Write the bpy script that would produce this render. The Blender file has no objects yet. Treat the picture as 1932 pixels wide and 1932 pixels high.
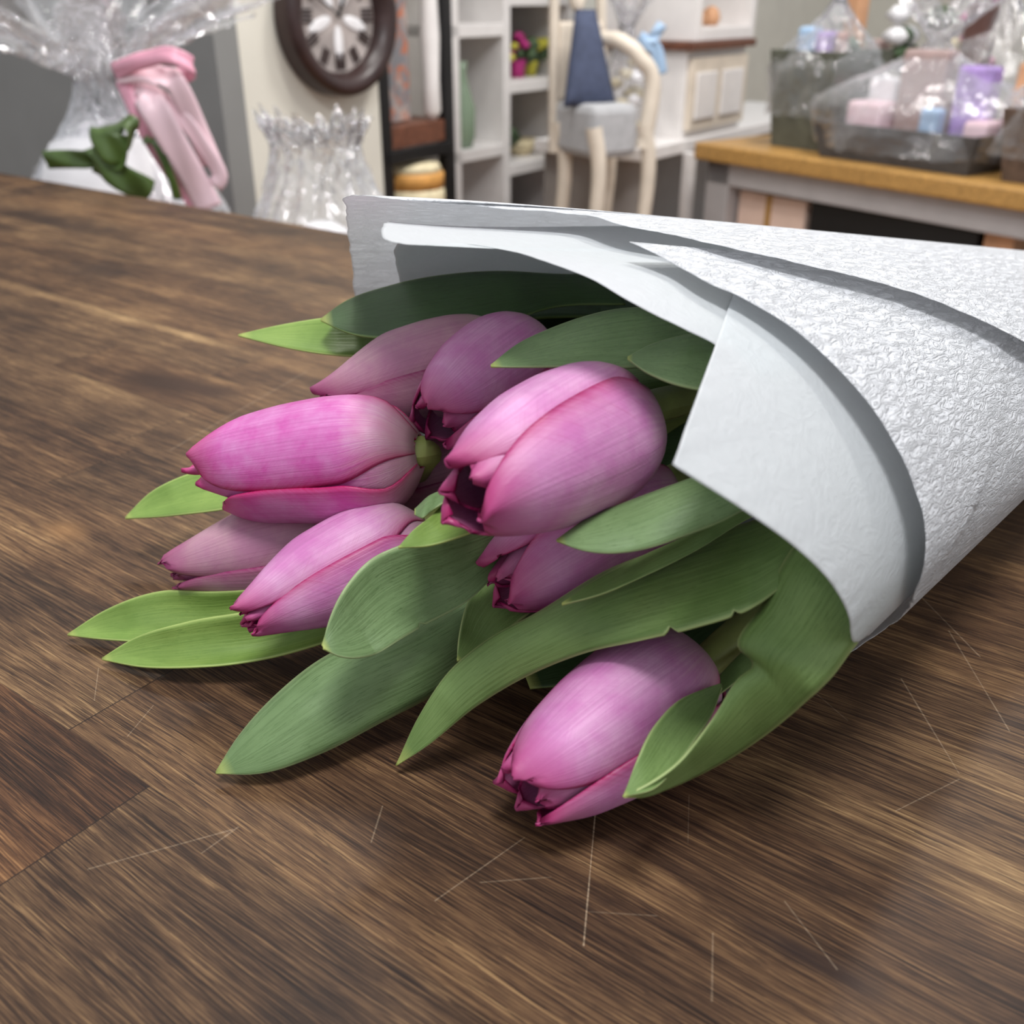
import bpy, bmesh, math, random
import numpy as np
from math import sin, cos, tan, radians, degrees, sqrt, pi, atan2, asin, exp
from mathutils import Vector, Matrix
random.seed(7)
RNG = np.random.RandomState(11)
scn = bpy.context.scene
COL = scn.collection

# ------------------------------------------------------------------ camera
F = 1860.0
PITCH = radians(27.5)
TABLE = 0.90
EYE = 0.22
cam_d = bpy.data.cameras.new('camera')
cam = bpy.data.objects.new('camera', cam_d)
COL.objects.link(cam)
cam.location = (0, 0, TABLE + EYE)
cam.rotation_euler = (radians(90) - PITCH, 0, 0)
cam_d.sensor_width = 36
cam_d.lens = 36 * F / 1932
cam_d.clip_start = 0.02
cam_d.dof.use_dof = True
cam_d.dof.focus_distance = 0.335
cam_d.dof.aperture_fstop = 13.0
scn.camera = cam

# ------------------------------------------------------------------ world, exposure
world = bpy.data.worlds.new('world')
scn.world = world
world.use_nodes = True
world.node_tree.nodes['Background'].inputs[0].default_value = (0.93, 0.96, 1.0, 1)
world.node_tree.nodes['Background'].inputs[1].default_value = 0.70
scn.view_settings.view_transform = 'Standard'
scn.view_settings.look = 'None'
scn.view_settings.exposure = 0.10
scn.view_settings.gamma = 1.0
scn.view_settings.use_curve_mapping = False
scn.cycles.use_denoising = True
scn.cycles.max_bounces = 10
scn.cycles.transparent_max_bounces = 16
scn.cycles.sample_clamp_indirect = 6


def area(name, loc, size, power, col=(1, 1, 1), target=(0.05, 0.35, 0.9)):
    l = bpy.data.lights.new(name, 'AREA')
    l.shape = 'DISK'
    l.size = size
    l.energy = power
    l.color = col
    o = bpy.data.objects.new(name, l)
    COL.objects.link(o)
    o.location = loc
    o.rotation_euler = (Vector(target) - Vector(loc)).to_track_quat('-Z', 'Y').to_euler()
    return o


area('ceiling_light', (0.75, 1.55, 2.50), 0.16, 14, (1.0, 0.97, 0.93))
area('ceiling_light', (-0.25, 1.75, 2.50), 0.16, 12, (1.0, 0.97, 0.93))
area('ceiling_light', (0.1, -0.1, 2.6), 0.5, 25, (0.98, 0.98, 1.0))
area('ceiling_light', (0.9, 2.2, 2.6), 0.5, 26, (1.0, 0.97, 0.93), (0.9, 3.2, 0.8))
area('ceiling_light', (-0.3, 2.0, 2.6), 0.4, 9, (1.0, 0.97, 0.93), (-0.2, 3.0, 0.9))

# ------------------------------------------------------------------ projection maths
def ray(px, py):
    x = px - 966.0
    y = 966.0 - py
    return np.array([x, F * cos(PITCH) + y * sin(PITCH), y * cos(PITCH) - F * sin(PITCH)])


CAM = np.array([0, 0, EYE])


def P(px, py, h=0.0):
    """point seen at that place of the photograph, h metres above the table top"""
    r = ray(px, py)
    q = CAM + r * ((h - EYE) / r[2])
    return q + np.array([0, 0, TABLE])


def PD(px, py, y):
    """point seen at that place of the photograph, y metres in front of the camera"""
    r = ray(px, py)
    return CAM + r * (y / r[1]) + np.array([0, 0, TABLE])


def depth(p):
    return float((p[1]) * cos(PITCH) - (p[2] - TABLE - EYE) * sin(PITCH))


# ------------------------------------------------------------------ material helpers
def lin(c):
    return tuple(((v / 255) / 12.92 if v / 255 <= .04045 else ((v / 255 + .055) / 1.055) ** 2.4) for v in c) + (1,)


class NT:
    def __init__(s, name):
        s.m = bpy.data.materials.new(name)
        s.m.use_nodes = True
        s.t = s.m.node_tree
        s.bsdf = s.t.nodes['Principled BSDF']
        s.out = s.t.nodes['Material Output']

    def n(s, typ, **kw):
        nd = s.t.nodes.new(typ)
        for k, v in kw.items():
            if k.startswith('i_'):
                key = k[2:]
                key = int(key) if key.isdigit() else key.replace('_', ' ')
                sock = nd.inputs[key]
                if isinstance(v, bpy.types.NodeSocket):
                    s.t.links.new(v, sock)
                else:
                    sock.default_value = v
            else:
                setattr(nd, k, v)
        return nd

    def link(s, a, b):
        s.t.links.new(a, b)

    def math(s, op, a, b=0.0, c=None, clamp=False):
        nd = s.t.nodes.new('ShaderNodeMath')
        nd.operation = op
        nd.use_clamp = clamp
        for i, v in enumerate((a, b) if c is None else (a, b, c)):
            if isinstance(v, bpy.types.NodeSocket):
                s.t.links.new(v, nd.inputs[i])
            else:
                nd.inputs[i].default_value = v
        return nd.outputs[0]

    def mix(s, f, a, b, blend='MIX'):
        nd = s.t.nodes.new('ShaderNodeMix')
        nd.data_type = 'RGBA'
        nd.blend_type = blend
        nd.clamp_factor = True
        for sock, v in ((nd.inputs[0], f), (nd.inputs[6], a), (nd.inputs[7], b)):
            if isinstance(v, bpy.types.NodeSocket):
                s.t.links.new(v, sock)
            else:
                sock.default_value = v
        return nd.outputs[2]

    def ramp(s, f, stops):
        nd = s.t.nodes.new('ShaderNodeValToRGB')
        s.t.links.new(f, nd.inputs[0])
        e = nd.color_ramp.elements
        while len(e) < len(stops):
            e.new(0.5)
        for i, (p, c) in enumerate(stops):
            e[i].position = p
            e[i].color = c if len(c) == 4 else tuple(c) + (1,)
        return nd.outputs[0]

    def noise(s, vec, scale, detail=3, rough=.5, dist=0.0):
        nd = s.n('ShaderNodeTexNoise')
        nd.inputs['Scale'].default_value = scale
        nd.inputs['Detail'].default_value = detail
        nd.inputs['Roughness'].default_value = rough
        nd.inputs['Distortion'].default_value = dist
        s.link(vec, nd.inputs['Vector'])
        return nd.outputs['Fac']

    def map(s, vec, scale=(1, 1, 1), loc=(0, 0, 0), rot=(0, 0, 0)):
        nd = s.n('ShaderNodeMapping')
        nd.inputs['Scale'].default_value = scale
        nd.inputs['Location'].default_value = loc
        nd.inputs['Rotation'].default_value = rot
        s.link(vec, nd.inputs['Vector'])
        return nd.outputs[0]

    def bump(s, h, strength=.3, dist=.001, normal=None):
        nd = s.n('ShaderNodeBump')
        nd.inputs['Strength'].default_value = strength
        nd.inputs['Distance'].default_value = dist
        s.link(h, nd.inputs['Height'])
        if normal is not None:
            s.link(normal, nd.inputs['Normal'])
        return nd.outputs[0]

    def set(s, **kw):
        for k, v in kw.items():
            sock = s.bsdf.inputs[k.replace('_', ' ')]
            if isinstance(v, bpy.types.NodeSocket):
                s.link(v, sock)
            else:
                sock.default_value = v


def plain(name, rgb, rough=.6, var=.12, scale=30, metal=0.0, stretch=(1, 1, 1), bump=.15):
    m = NT(name)
    co = m.n('ShaderNodeTexCoord').outputs['Object']
    v = m.map(co, stretch)
    f = m.noise(v, scale, 4)
    c = lin(rgb)
    d = tuple(x * (1 - var * 1.6) for x in c[:3]) + (1,)
    l = tuple(min(1, x * (1 + var)) for x in c[:3]) + (1,)
    m.set(Base_Color=m.ramp(f, [(.3, d), (.7, l)]), Roughness=rough, Metallic=metal)
    m.set(Normal=m.bump(f, bump, .002))
    return m.m


# ---- wood of the counter
def wood_material():
    m = NT('counter_wood')
    co = m.n('ShaderNodeTexCoord').outputs['Object']
    sep = m.n('ShaderNodeSeparateXYZ', i_0=co)
    X, Y = sep.outputs[0], sep.outputs[1]
    W = 0.0515
    ys = m.math('DIVIDE', m.math('SUBTRACT', Y, 0.122), W)
    row = m.math('FLOOR', ys)
    fr = m.math('FRACT', ys)
    wn = m.n('ShaderNodeTexWhiteNoise', noise_dimensions='1D')
    m.link(row, wn.inputs['W'])
    rrow = wn.outputs['Value']
    # joints: two rows have known joints, the other rows a random shift
    is0 = m.math('COMPARE', row, 0.0, .1)
    is1 = m.math('COMPARE', row, -1.0, .1)
    sh = m.math('ADD', .13, m.math('MULTIPLY', rrow, 0.19))
    sh = m.math('ADD', m.math('MULTIPLY', sh, m.math('SUBTRACT', 1.0, m.math('ADD', is0, is1))),
                m.math('ADD', m.math('MULTIPLY', is0, -0.277), m.math('MULTIPLY', is1, -0.232)))
    xs = m.math('DIVIDE', m.math('SUBTRACT', X, sh), 0.76)
    colm = m.math('FLOOR', xs)
    fx = m.math('FRACT', xs)
    wn2 = m.n('ShaderNodeTexWhiteNoise', noise_dimensions='2D')
    cv = m.n('ShaderNodeCombineXYZ', i_0=row, i_1=colm)
    m.link(cv.outputs[0], wn2.inputs['Vector'])
    stave = wn2.outputs['Value']
    scol = wn2.outputs['Color']
    # stave shifted coordinates
    off = m.n('ShaderNodeVectorMath', operation='SCALE', i_0=scol)
    off.inputs['Scale'].default_value = 7.0
    vv = m.n('ShaderNodeVectorMath', operation='ADD', i_0=co, i_1=off.outputs[0]).outputs[0]
    # wavy distortion of the grain
    wav = m.noise(m.map(vv, (5, 14, 1)), 1.0, 2)
    yy = m.math('ADD', Y, m.math('MULTIPLY', wav, 0.012))
    gx = m.n('ShaderNodeCombineXYZ', i_0=X, i_1=yy, i_2=m.math('MULTIPLY', stave, 9.0)).outputs[0]
    broad = m.noise(m.map(gx, (3.2, 26, 1)), 1.0, 4, .6)
    mid = m.noise(m.map(gx, (10, 210, 1)), 1.0, 4, .62)
    fine = m.noise(m.map(gx, (30, 1300, 1)), 1.0, 4, .75)
    hair = m.noise(m.map(gx, (45, 3800, 1)), 1.0, 2, .6)
    blot = m.noise(vv, 16, 4, .6)
    pore = m.noise(m.map(gx, (70, 1900, 1)), 1.0, 2, .5)
    tone = m.math('ADD', m.math('MULTIPLY', broad, .50), m.math('MULTIPLY', mid, .36))
    tone = m.math('ADD', tone, m.math('MULTIPLY', m.math('SUBTRACT', blot, .5), .42))
    tone = m.math('ADD', tone, m.math('MULTIPLY', m.math('SUBTRACT', stave, .5), .07))
    tone = m.math('ADD', tone, m.math('MULTIPLY', m.math('SUBTRACT', fine, .5), .98))
    tone = m.math('ADD', tone, m.math('MULTIPLY', m.math('SUBTRACT', hair, .5), .55))
    # pale sap streak running along one stave edge
    st = m.math('ABSOLUTE', m.math('SUBTRACT', m.math('ADD', Y, m.math('MULTIPLY', m.math('SUBTRACT', wav, .5), .012)), .425))
    st = m.math('SUBTRACT', 1.0, m.math('DIVIDE', st, .012), clamp=True)
    st2 = m.math('ABSOLUTE', m.math('SUBTRACT', m.math('ADD', Y, m.math('MULTIPLY', m.math('SUBTRACT', wav, .5), .016)), .243))
    st2 = m.math('MULTIPLY', m.math('SUBTRACT', 1.0, m.math('DIVIDE', st2, .008), clamp=True), m.math('MULTIPLY', blot, 1.1))
    st3 = m.math('ABSOLUTE', m.math('SUBTRACT', m.math('ADD', Y, m.math('MULTIPLY', m.math('SUBTRACT', wav, .5), .02)), .63))
    st3 = m.math('MULTIPLY', m.math('SUBTRACT', 1.0, m.math('DIVIDE', st3, .02), clamp=True), .7)
    tone = m.math('ADD', tone, m.math('MULTIPLY', m.math('ADD', m.math('ADD', st, st2), st3), .15))
    col = m.ramp(tone, [(.18, lin((30, 21, 16))), (.34, lin((60, 43, 31))), (.48, lin((90, 67, 47))), (.63, lin((124, 97, 67))), (.82, lin((172, 142, 100)))])
    # redder staves
    red = m.math('MULTIPLY', m.math('GREATER_THAN', scol_sep(m, scol), .55), .15)
    col = m.mix(m.math('ADD', red, m.math('MULTIPLY', is1, m.math('MULTIPLY', m.math('LESS_THAN', X, -0.232), .4))), col, m.mix(1.0, col, (0.95, .66, .52, 1), 'MULTIPLY'))
    # dark pores
    pm = m.math('MULTIPLY', m.math('GREATER_THAN', pore, .61), .6)
    col = m.mix(pm, col, lin((36, 24, 20)))
    # knots
    for kx, ky, ra, rb, cc, am in ((-.539, .352, .030, .0105, (22, 15, 14), 1.0), (-.512, .360, .028, .009, (40, 28, 24), .85), (-.037, .185, .020, .0035, (44, 32, 28), .8),
                                   (-.408, .201, .013, .008, (160, 118, 74), .35), (-.84, .50, .04, .02, (46, 34, 28), .6), (-1.05, .60, .07, .02, (46, 34, 28), .5), (-.53, .352, .055, .022, (74, 50, 34), .4)):
        dx = m.math('DIVIDE', m.math('SUBTRACT', X, kx), ra)
        dy = m.math('DIVIDE', m.math('SUBTRACT', Y, ky), rb)
        r = m.math('SQRT', m.math('ADD', m.math('MULTIPLY', dx, dx), m.math('MULTIPLY', dy, dy)))
        r = m.math('ADD', r, m.math('MULTIPLY', m.math('SUBTRACT', blot, .5), 1.6))
        f = m.math('MULTIPLY', m.math('SUBTRACT', 1.45, r, clamp=True), am)
        col = m.mix(f, col, lin(cc))
    # joints
    jf = m.math('LESS_THAN', fx, 0.0007)
    j2 = m.math('MULTIPLY', m.math('LESS_THAN', fr, 0.008), .35)
    jj = m.math('MAXIMUM', jf, j2)
    col = m.mix(m.math('MULTIPLY', jj, .85), col, lin((28, 18, 14)))
    # scratches
    ca, sa_ = cos(radians(-36.4)), sin(radians(-36.4))
    scr = None
    for (a, b, w, am) in (((1123, 1535), (1101, 1785), .00036, .85), ((820, 1700), (990, 1580), .0003, .45), ((186, 1260), (178, 1322), .0004, .5), ((165, 1640), (440, 1565), .0006, .35),
                          ((380, 1610), (450, 1560), .0005, .4), ((1722, 1110), (1850, 1240), .0005, .45), ((1790, 1190), (1905, 1380), .0005, .4), ((1345, 1760), (1343, 1890), .0004, .35),
                          ((1480, 1700), (1580, 1830), .0004, .35), ((1700, 1280), (1810, 1460), .0005, .35), ((1690, 1530), (1810, 1470), .0004, .4), ((905, 1665), (1040, 1655), .0003, .35),
                          ((320, 850), (580, 700), .0008, .3), ((1110, 1720), (1240, 1728), .0003, .3), ((240, 1390), (290, 1330), .0004, .35), ((1530, 1300), (1600, 1360), .0004, .3),
                          ((1300, 1500), (1298, 1590), .0003, .3), ((700, 1590), (722, 1520), .0003, .35)):
        pa, pb = P(*a), P(*b)
        la = (pa[0] * ca + pa[1] * sa_, -pa[0] * sa_ + pa[1] * ca)
        lb = (pb[0] * ca + pb[1] * sa_, -pb[0] * sa_ + pb[1] * ca)
        L = math.hypot(lb[0] - la[0], lb[1] - la[1])
        ux, uy = (lb[0] - la[0]) / L, (lb[1] - la[1]) / L
        dx = m.math('SUBTRACT', X, la[0])
        dy = m.math('SUBTRACT', Y, la[1])
        al = m.math('ADD', m.math('MULTIPLY', dx, ux), m.math('MULTIPLY', dy, uy))
        ac = m.math('ABSOLUTE', m.math('ADD', m.math('MULTIPLY', dx, -uy), m.math('MULTIPLY', dy, ux)))
        ac = m.math('ADD', ac, m.math('MULTIPLY', m.math('SUBTRACT', blot, .5), .0006))
        ac = m.math('ABSOLUTE', ac)
        inside = m.math('MULTIPLY', m.math('GREATER_THAN', al, 0.0), m.math('LESS_THAN', al, L))
        f = m.math('MULTIPLY', m.math('MULTIPLY', m.math('LESS_THAN', ac, w / 2), inside), am)
        scr = f if scr is None else m.math('MAXIMUM', scr, f)
    scr = m.math('MULTIPLY', scr, m.math('MULTIPLY', m.math('SUBTRACT', fine, .24, clamp=True), 1.45), clamp=True)
    col = m.mix(scr, col, lin((214, 190, 160)))
    hgt = m.math('ADD', m.math('MULTIPLY', fine, .6), m.math('MULTIPLY', mid, .4))
    hgt = m.math('SUBTRACT', hgt, m.math('MULTIPLY', jj, .8))
    rg = m.math('ADD', .42, m.math('MULTIPLY', blot, .2))
    m.set(Base_Color=col, Roughness=rg, Normal=m.bump(hgt, .35, .0006), Specular_IOR_Level=.20)
    return m.m


def scol_sep(m, col):
    return m.n('ShaderNodeSeparateColor', i_0=col).outputs[1]


def petal_material(name, light, edge, pale, sat=1.0):
    m = NT(name)
    uv = m.n('ShaderNodeTexCoord').outputs['UV']
    s = m.n('ShaderNodeSeparateXYZ', i_0=uv)
    U, V = s.outputs[0], s.outputs[1]
    av = m.math('ABSOLUTE', m.math('SUBTRACT', m.math('MULTIPLY', V, 2.0), 1.0))
    geo = m.n('ShaderNodeNewGeometry')
    ob = m.n('ShaderNodeTexCoord').outputs['Object']
    rnd = m.n('ShaderNodeObjectInfo').outputs['Random']
    # veins fan out from the midrib towards the edges
    q = m.math('ADD', m.math('MULTIPLY', V, 1.0), 0.0)
    vx = m.n('ShaderNodeCombineXYZ', i_0=m.math('ADD', m.math('MULTIPLY', U, 2.2), m.math('MULTIPLY', av, -2.6)), i_1=m.math('MULTIPLY', q, 55.0), i_2=m.math('MULTIPLY', rnd, 20.0)).outputs[0]
    veins = m.noise(vx, 1.0, 3, .6)
    vfan = m.n('ShaderNodeCombineXYZ', i_0=m.math('ADD', m.math('MULTIPLY', U, 70.0), m.math('MULTIPLY', av, -26.0)), i_1=m.math('MULTIPLY', V, 4.0), i_2=m.math('MULTIPLY', rnd, 9.0)).outputs[0]
    fan = m.noise(vfan, 1.0, 2, .6)
    cl = m.noise(m.map(ob, (1, 1, 1)), 75, 4, .6)
    body = m.mix(m.ramp(cl, [(.35, (0, 0, 0)), (.68, (1, 1, 1))]), lin(light), lin(pale))
    body = m.mix(m.math('MULTIPLY', m.math('SUBTRACT', veins, .38, clamp=True), 1.3), body, lin(tuple(int(a * .86) for a in light)))
    # greenish cream near the base
    bs = m.math('MULTIPLY', m.math('SUBTRACT', .26, m.math('ADD', U, m.math('MULTIPLY', m.math('SUBTRACT', veins, .5), .22)), clamp=True), 2.6)
    body = m.mix(bs, body, lin((198, 182, 160)))
    # magenta towards margin and tip
    e1 = m.math('POWER', av, 5.5)
    e1 = m.math('MULTIPLY', e1, m.math('ADD', .55, m.math('MULTIPLY', fan, .7)), clamp=True)
    tip = m.math('MULTIPLY', m.math('SUBTRACT', m.math('ADD', U, m.math('MULTIPLY', av, .06)), .80, clamp=True), 3.8, clamp=True)
    fz = m.math('MULTIPLY', m.math('SUBTRACT', fan, .44, clamp=True), m.math('MULTIPLY', m.math('SUBTRACT', av, .40, clamp=True), 3.2), clamp=True)
    f = m.math('MAXIMUM', m.math('MAXIMUM', e1, tip), fz)
    col = m.mix(f, body, lin(edge))
    # inner face deeper
    col = m.mix(m.math('MULTIPLY', geo.outputs['Backfacing'], .75), col, lin((150, 16, 84)))
    h = m.math('ADD', veins, m.math('MULTIPLY', fan, .3))
    m.set(Base_Color=col, Roughness=m.math('ADD', .30, m.math('MULTIPLY', cl, .25)), Normal=m.bump(h, .22, .0008), Specular_IOR_Level=.45)
    tr = m.n('ShaderNodeBsdfTranslucent', i_0=col)
    mx = m.n('ShaderNodeMixShader', i_0=.16)
    m.link(m.bsdf.outputs[0], mx.inputs[1])
    m.link(tr.outputs[0], mx.inputs[2])
    m.link(mx.outputs[0], m.out.inputs[0])
    return m.m


def leaf_material(name, base, dark, pale, shine=.38):
    m = NT(name)
    uv = m.n('ShaderNodeTexCoord').outputs['UV']
    s = m.n('ShaderNodeSeparateXYZ', i_0=uv)
    U, V = s.outputs[0], s.outputs[1]
    ob = m.n('ShaderNodeTexCoord').outputs['Object']
    rnd = m.n('ShaderNodeObjectInfo').outputs['Random']
    av = m.math('ABSOLUTE', m.math('SUBTRACT', m.math('MULTIPLY', V, 2.0), 1.0))
    vx = m.n('ShaderNodeCombineXYZ', i_0=m.math('MULTIPLY', U, 3.0), i_1=m.math('MULTIPLY', V, 26.0), i_2=m.math('MULTIPLY', rnd, 30.0)).outputs[0]
    vein = m.noise(vx, 1.0, 3, .6)
    vx2 = m.n('ShaderNodeCombineXYZ', i_0=m.math('MULTIPLY', U, 22.0), i_1=m.math('MULTIPLY', V, 70.0), i_2=m.math('MULTIPLY', rnd, 30.0)).outputs[0]
    worn = m.noise(vx2, 1.0, 4, .65)
    cl = m.noise(ob, 40, 3, .5)
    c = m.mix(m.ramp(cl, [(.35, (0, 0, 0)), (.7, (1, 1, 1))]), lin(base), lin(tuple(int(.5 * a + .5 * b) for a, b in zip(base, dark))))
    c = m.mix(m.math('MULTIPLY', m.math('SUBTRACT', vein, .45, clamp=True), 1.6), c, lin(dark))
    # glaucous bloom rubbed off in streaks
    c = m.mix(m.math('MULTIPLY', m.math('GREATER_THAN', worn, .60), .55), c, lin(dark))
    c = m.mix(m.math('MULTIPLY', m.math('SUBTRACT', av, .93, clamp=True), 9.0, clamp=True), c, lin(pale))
    tipf = m.math('MULTIPLY', m.math('SUBTRACT', .05, U, clamp=True), 18.0, clamp=True)
    c = m.mix(tipf, c, lin((176, 184, 100)))
    m.set(Base_Color=c, Roughness=m.math('ADD', shine, m.math('MULTIPLY', worn, .2)), Normal=m.bump(vein, .35, .0008), Specular_IOR_Level=.4)
    tr = m.n('ShaderNodeBsdfTranslucent', i_0=m.mix(1.0, c, (1.2, 1.5, .5, 1), 'MULTIPLY'))
    mx = m.n('ShaderNodeMixShader', i_0=.14)
    m.link(m.bsdf.outputs[0], mx.inputs[1])
    m.link(tr.outputs[0], mx.inputs[2])
    m.link(mx.outputs[0], m.out.inputs[0])
    return m.m


def paper_material(name, rgb, crinkle, thin, rough=.6, stretch=(1, 1, 1)):
    m = NT(name)
    uv = m.n('ShaderNodeTexCoord').outputs['UV']
    v = m.map(uv, stretch)
    n1 = m.noise(v, 120, 4, .55, 1.2)
    rid = m.math('SUBTRACT', 1.0, m.math('ABSOLUTE', m.math('SUBTRACT', m.math('MULTIPLY', n1, 2.0), 1.0)))
    rid = m.math('POWER', rid, 5.0)
    n2 = m.noise(v, 260, 3, .6)
    n3 = m.noise(v, 30, 2, .5)
    h = m.math('ADD', m.math('MULTIPLY', rid, .9), m.math('MULTIPLY', n2, .5))
    c = m.mix(m.math('MULTIPLY', m.math('SUBTRACT', n2, .45, clamp=True), .8), lin(rgb), lin(tuple(min(255, int(x * 1.05)) for x in rgb)))
    m.set(Base_Color=c, Roughness=rough, Specular_IOR_Level=.35, Normal=m.bump(h, crinkle, .0012))
    tr = m.n('ShaderNodeBsdfTranslucent', i_0=c)
    mx = m.n('ShaderNodeMixShader', i_0=thin)
    m.link(m.bsdf.outputs[0], mx.inputs[1])
    m.link(tr.outputs[0], mx.inputs[2])
    m.link(mx.outputs[0], m.out.inputs[0])
    return m.m


def film_material(name, tint=(1, 1, 1, 1), clear=.8):
    """clear cellophane"""
    m = NT(name)
    ob = m.n('ShaderNodeTexCoord').outputs['Object']
    n = m.noise(ob, 22, 4, .6, .6)
    bn = m.bump(n, .9, .01)
    gl = m.n('ShaderNodeBsdfGlossy', i_0=(1, 1, 1, 1), i_Roughness=.09, i_Normal=bn)
    df = m.n('ShaderNodeBsdfDiffuse', i_0=tint, i_Normal=bn)
    tp = m.n('ShaderNodeBsdfTransparent', i_0=(.97, .97, .98, 1))
    lw = m.n('ShaderNodeLayerWeight', i_Blend=.35, i_Normal=bn)
    gm = m.n('ShaderNodeMixShader', i_0=.35)
    m.link(gl.outputs[0], gm.inputs[1])
    m.link(df.outputs[0], gm.inputs[2])
    mx = m.n('ShaderNodeMixShader', i_0=m.math('ADD', 1 - clear, m.math('MULTIPLY', lw.outputs['Facing'], .40), clamp=True))
    m.link(tp.outputs[0], mx.inputs[1])
    m.link(gm.outputs[0], mx.inputs[2])
    m.link(mx.outputs[0], m.out.inputs[0])
    return m.m


# ------------------------------------------------------------------ object helpers
def link(o, parent=None):
    COL.objects.link(o)
    if parent is not None:
        o.parent = parent
    return o


def mesh_obj(name, verts, faces, mat, parent=None, uvs=None, smooth=True, solid=0.0, sub=0, off=0.0):
    me = bpy.data.meshes.new(name)
    o0 = np.array(parent.location) if parent is not None else np.zeros(3)
    me.from_pydata([tuple(float(a) for a in (np.array(v) - o0)) for v in verts], [], faces)
    if uvs is not None:
        ul = me.uv_layers.new(name='UVMap')
        for p in me.polygons:
            for li in p.loop_indices:
                ul.data[li].uv = uvs[me.loops[li].vertex_index]
    if smooth:
        for p in me.polygons:
            p.use_smooth = True
    me.materials.append(mat)
    o = bpy.data.objects.new(name, me)
    link(o, parent)
    if solid:
        md = o.modifiers.new('solid', 'SOLIDIFY')
        md.thickness = solid
        md.offset = off
    if sub:
        md = o.modifiers.new('sub', 'SUBSURF')
        md.levels = md.render_levels = sub
    return o


def grid_obj(name, G, mat, parent=None, **kw):
    """G: nu x nv x 3 array of points"""
    nu, nv = G.shape[:2]
    verts = G.reshape(-1, 3)
    faces = [(i * nv + j, (i + 1) * nv + j, (i + 1) * nv + j + 1, i * nv + j + 1) for i in range(nu - 1) for j in range(nv - 1)]
    if 'uvs' not in kw:
        kw['uvs'] = [(i / (nu - 1), j / (nv - 1)) for i in range(nu) for j in range(nv)]
    return mesh_obj(name, verts, faces, mat, parent, **kw)


def thing(name, loc, label, cat, group=None):
    o = bpy.data.objects.new(name, None)
    o.empty_display_size = .02
    link(o)
    o.location = tuple(float(a) for a in loc)
    return tag(o, label, cat, group)


def tag(o, label=None, cat=None, group=None, kind=None):
    if label: o['label'] = label
    if cat: o['category'] = cat
    if group: o['group'] = group
    if kind: o['kind'] = kind
    return o


def bm_box(bm, c, s, rz=0.0, bevel=0.0):
    r = bmesh.ops.create_cube(bm, size=1.0)
    M = Matrix.Translation(Vector([float(a) for a in c])) @ Matrix.Rotation(rz, 4, 'Z') @ Matrix.Diagonal((s[0], s[1], s[2], 1))
    bmesh.ops.transform(bm, matrix=M, verts=r['verts'])
    if bevel:
        ed = list({e for v in r['verts'] for e in v.link_edges})
        bmesh.ops.bevel(bm, geom=ed, offset=bevel, segments=2, affect='EDGES', profile=.5)


def bm_lathe(bm, prof, c, seg=24, rz=0.0, sx=1.0, sy=1.0):
    rings = []
    for r, z in prof:
        rings.append([bm.verts.new((float(c[0]) + sx * r * cos(2 * pi * k / seg + rz), float(c[1]) + sy * r * sin(2 * pi * k / seg + rz), float(c[2]) + z)) for k in range(seg)])
    for a, b in zip(rings[:-1], rings[1:]):
        for k in range(seg):
            bm.faces.new((a[k], a[(k + 1) % seg], b[(k + 1) % seg], b[k]))
    bm.faces.new(list(reversed(rings[0])))
    bm.faces.new(rings[-1])


def bm_obj(name, bm, mat, parent=None, smooth=False):
    if parent is not None:
        bmesh.ops.translate(bm, verts=bm.verts, vec=-Vector(parent.location))
    me = bpy.data.meshes.new(name)
    bm.normal_update()
    bm.to_mesh(me)
    bm.free()
    me.materials.append(mat)
    if smooth:
        for p in me.polygons:
            p.use_smooth = True
    o = bpy.data.objects.new(name, me)
    return link(o, parent)


def box(name, c, s, mat, parent=None, rz=0.0, bevel=.003):
    bm = bmesh.new()
    bm_box(bm, c, s, rz, bevel)
    return bm_obj(name, bm, mat, parent)


def catmull(pts, n):
    pts = np.array(pts, float)
    if len(pts) == 2:
        t = np.linspace(0, 1, n)[:, None]
        return pts[0] * (1 - t) + pts[1] * t
    d = np.r_[0, np.cumsum(np.linalg.norm(np.diff(pts[:, :2], axis=0), axis=1) + 1e-6)]
    d /= d[-1]
    tt = np.linspace(0, 1, n)
    # monotone-ish cubic hermite with finite difference tangents
    m = np.zeros_like(pts)
    for i in range(len(pts)):
        if i == 0: m[i] = (pts[1] - pts[0]) / (d[1] - d[0])
        elif i == len(pts) - 1: m[i] = (pts[-1] - pts[-2]) / (d[-1] - d[-2])
        else:
            a = (pts[i] - pts[i - 1]) / (d[i] - d[i - 1])
            b = (pts[i + 1] - pts[i]) / (d[i + 1] - d[i])
            w = (d[i] - d[i - 1]) / (d[i + 1] - d[i - 1])
            m[i] = a * (1 - w) + b * w
    out = []
    for t in tt:
        i = min(max(np.searchsorted(d, t, side='right') - 1, 0), len(d) - 2)
        h = d[i + 1] - d[i]
        s = (t - d[i]) / h
        out.append((2 * s ** 3 - 3 * s ** 2 + 1) * pts[i] + (s ** 3 - 2 * s ** 2 + s) * h * m[i] + (-2 * s ** 3 + 3 * s ** 2) * pts[i + 1] + (s ** 3 - s ** 2) * h * m[i + 1])
    return np.array(out)


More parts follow.
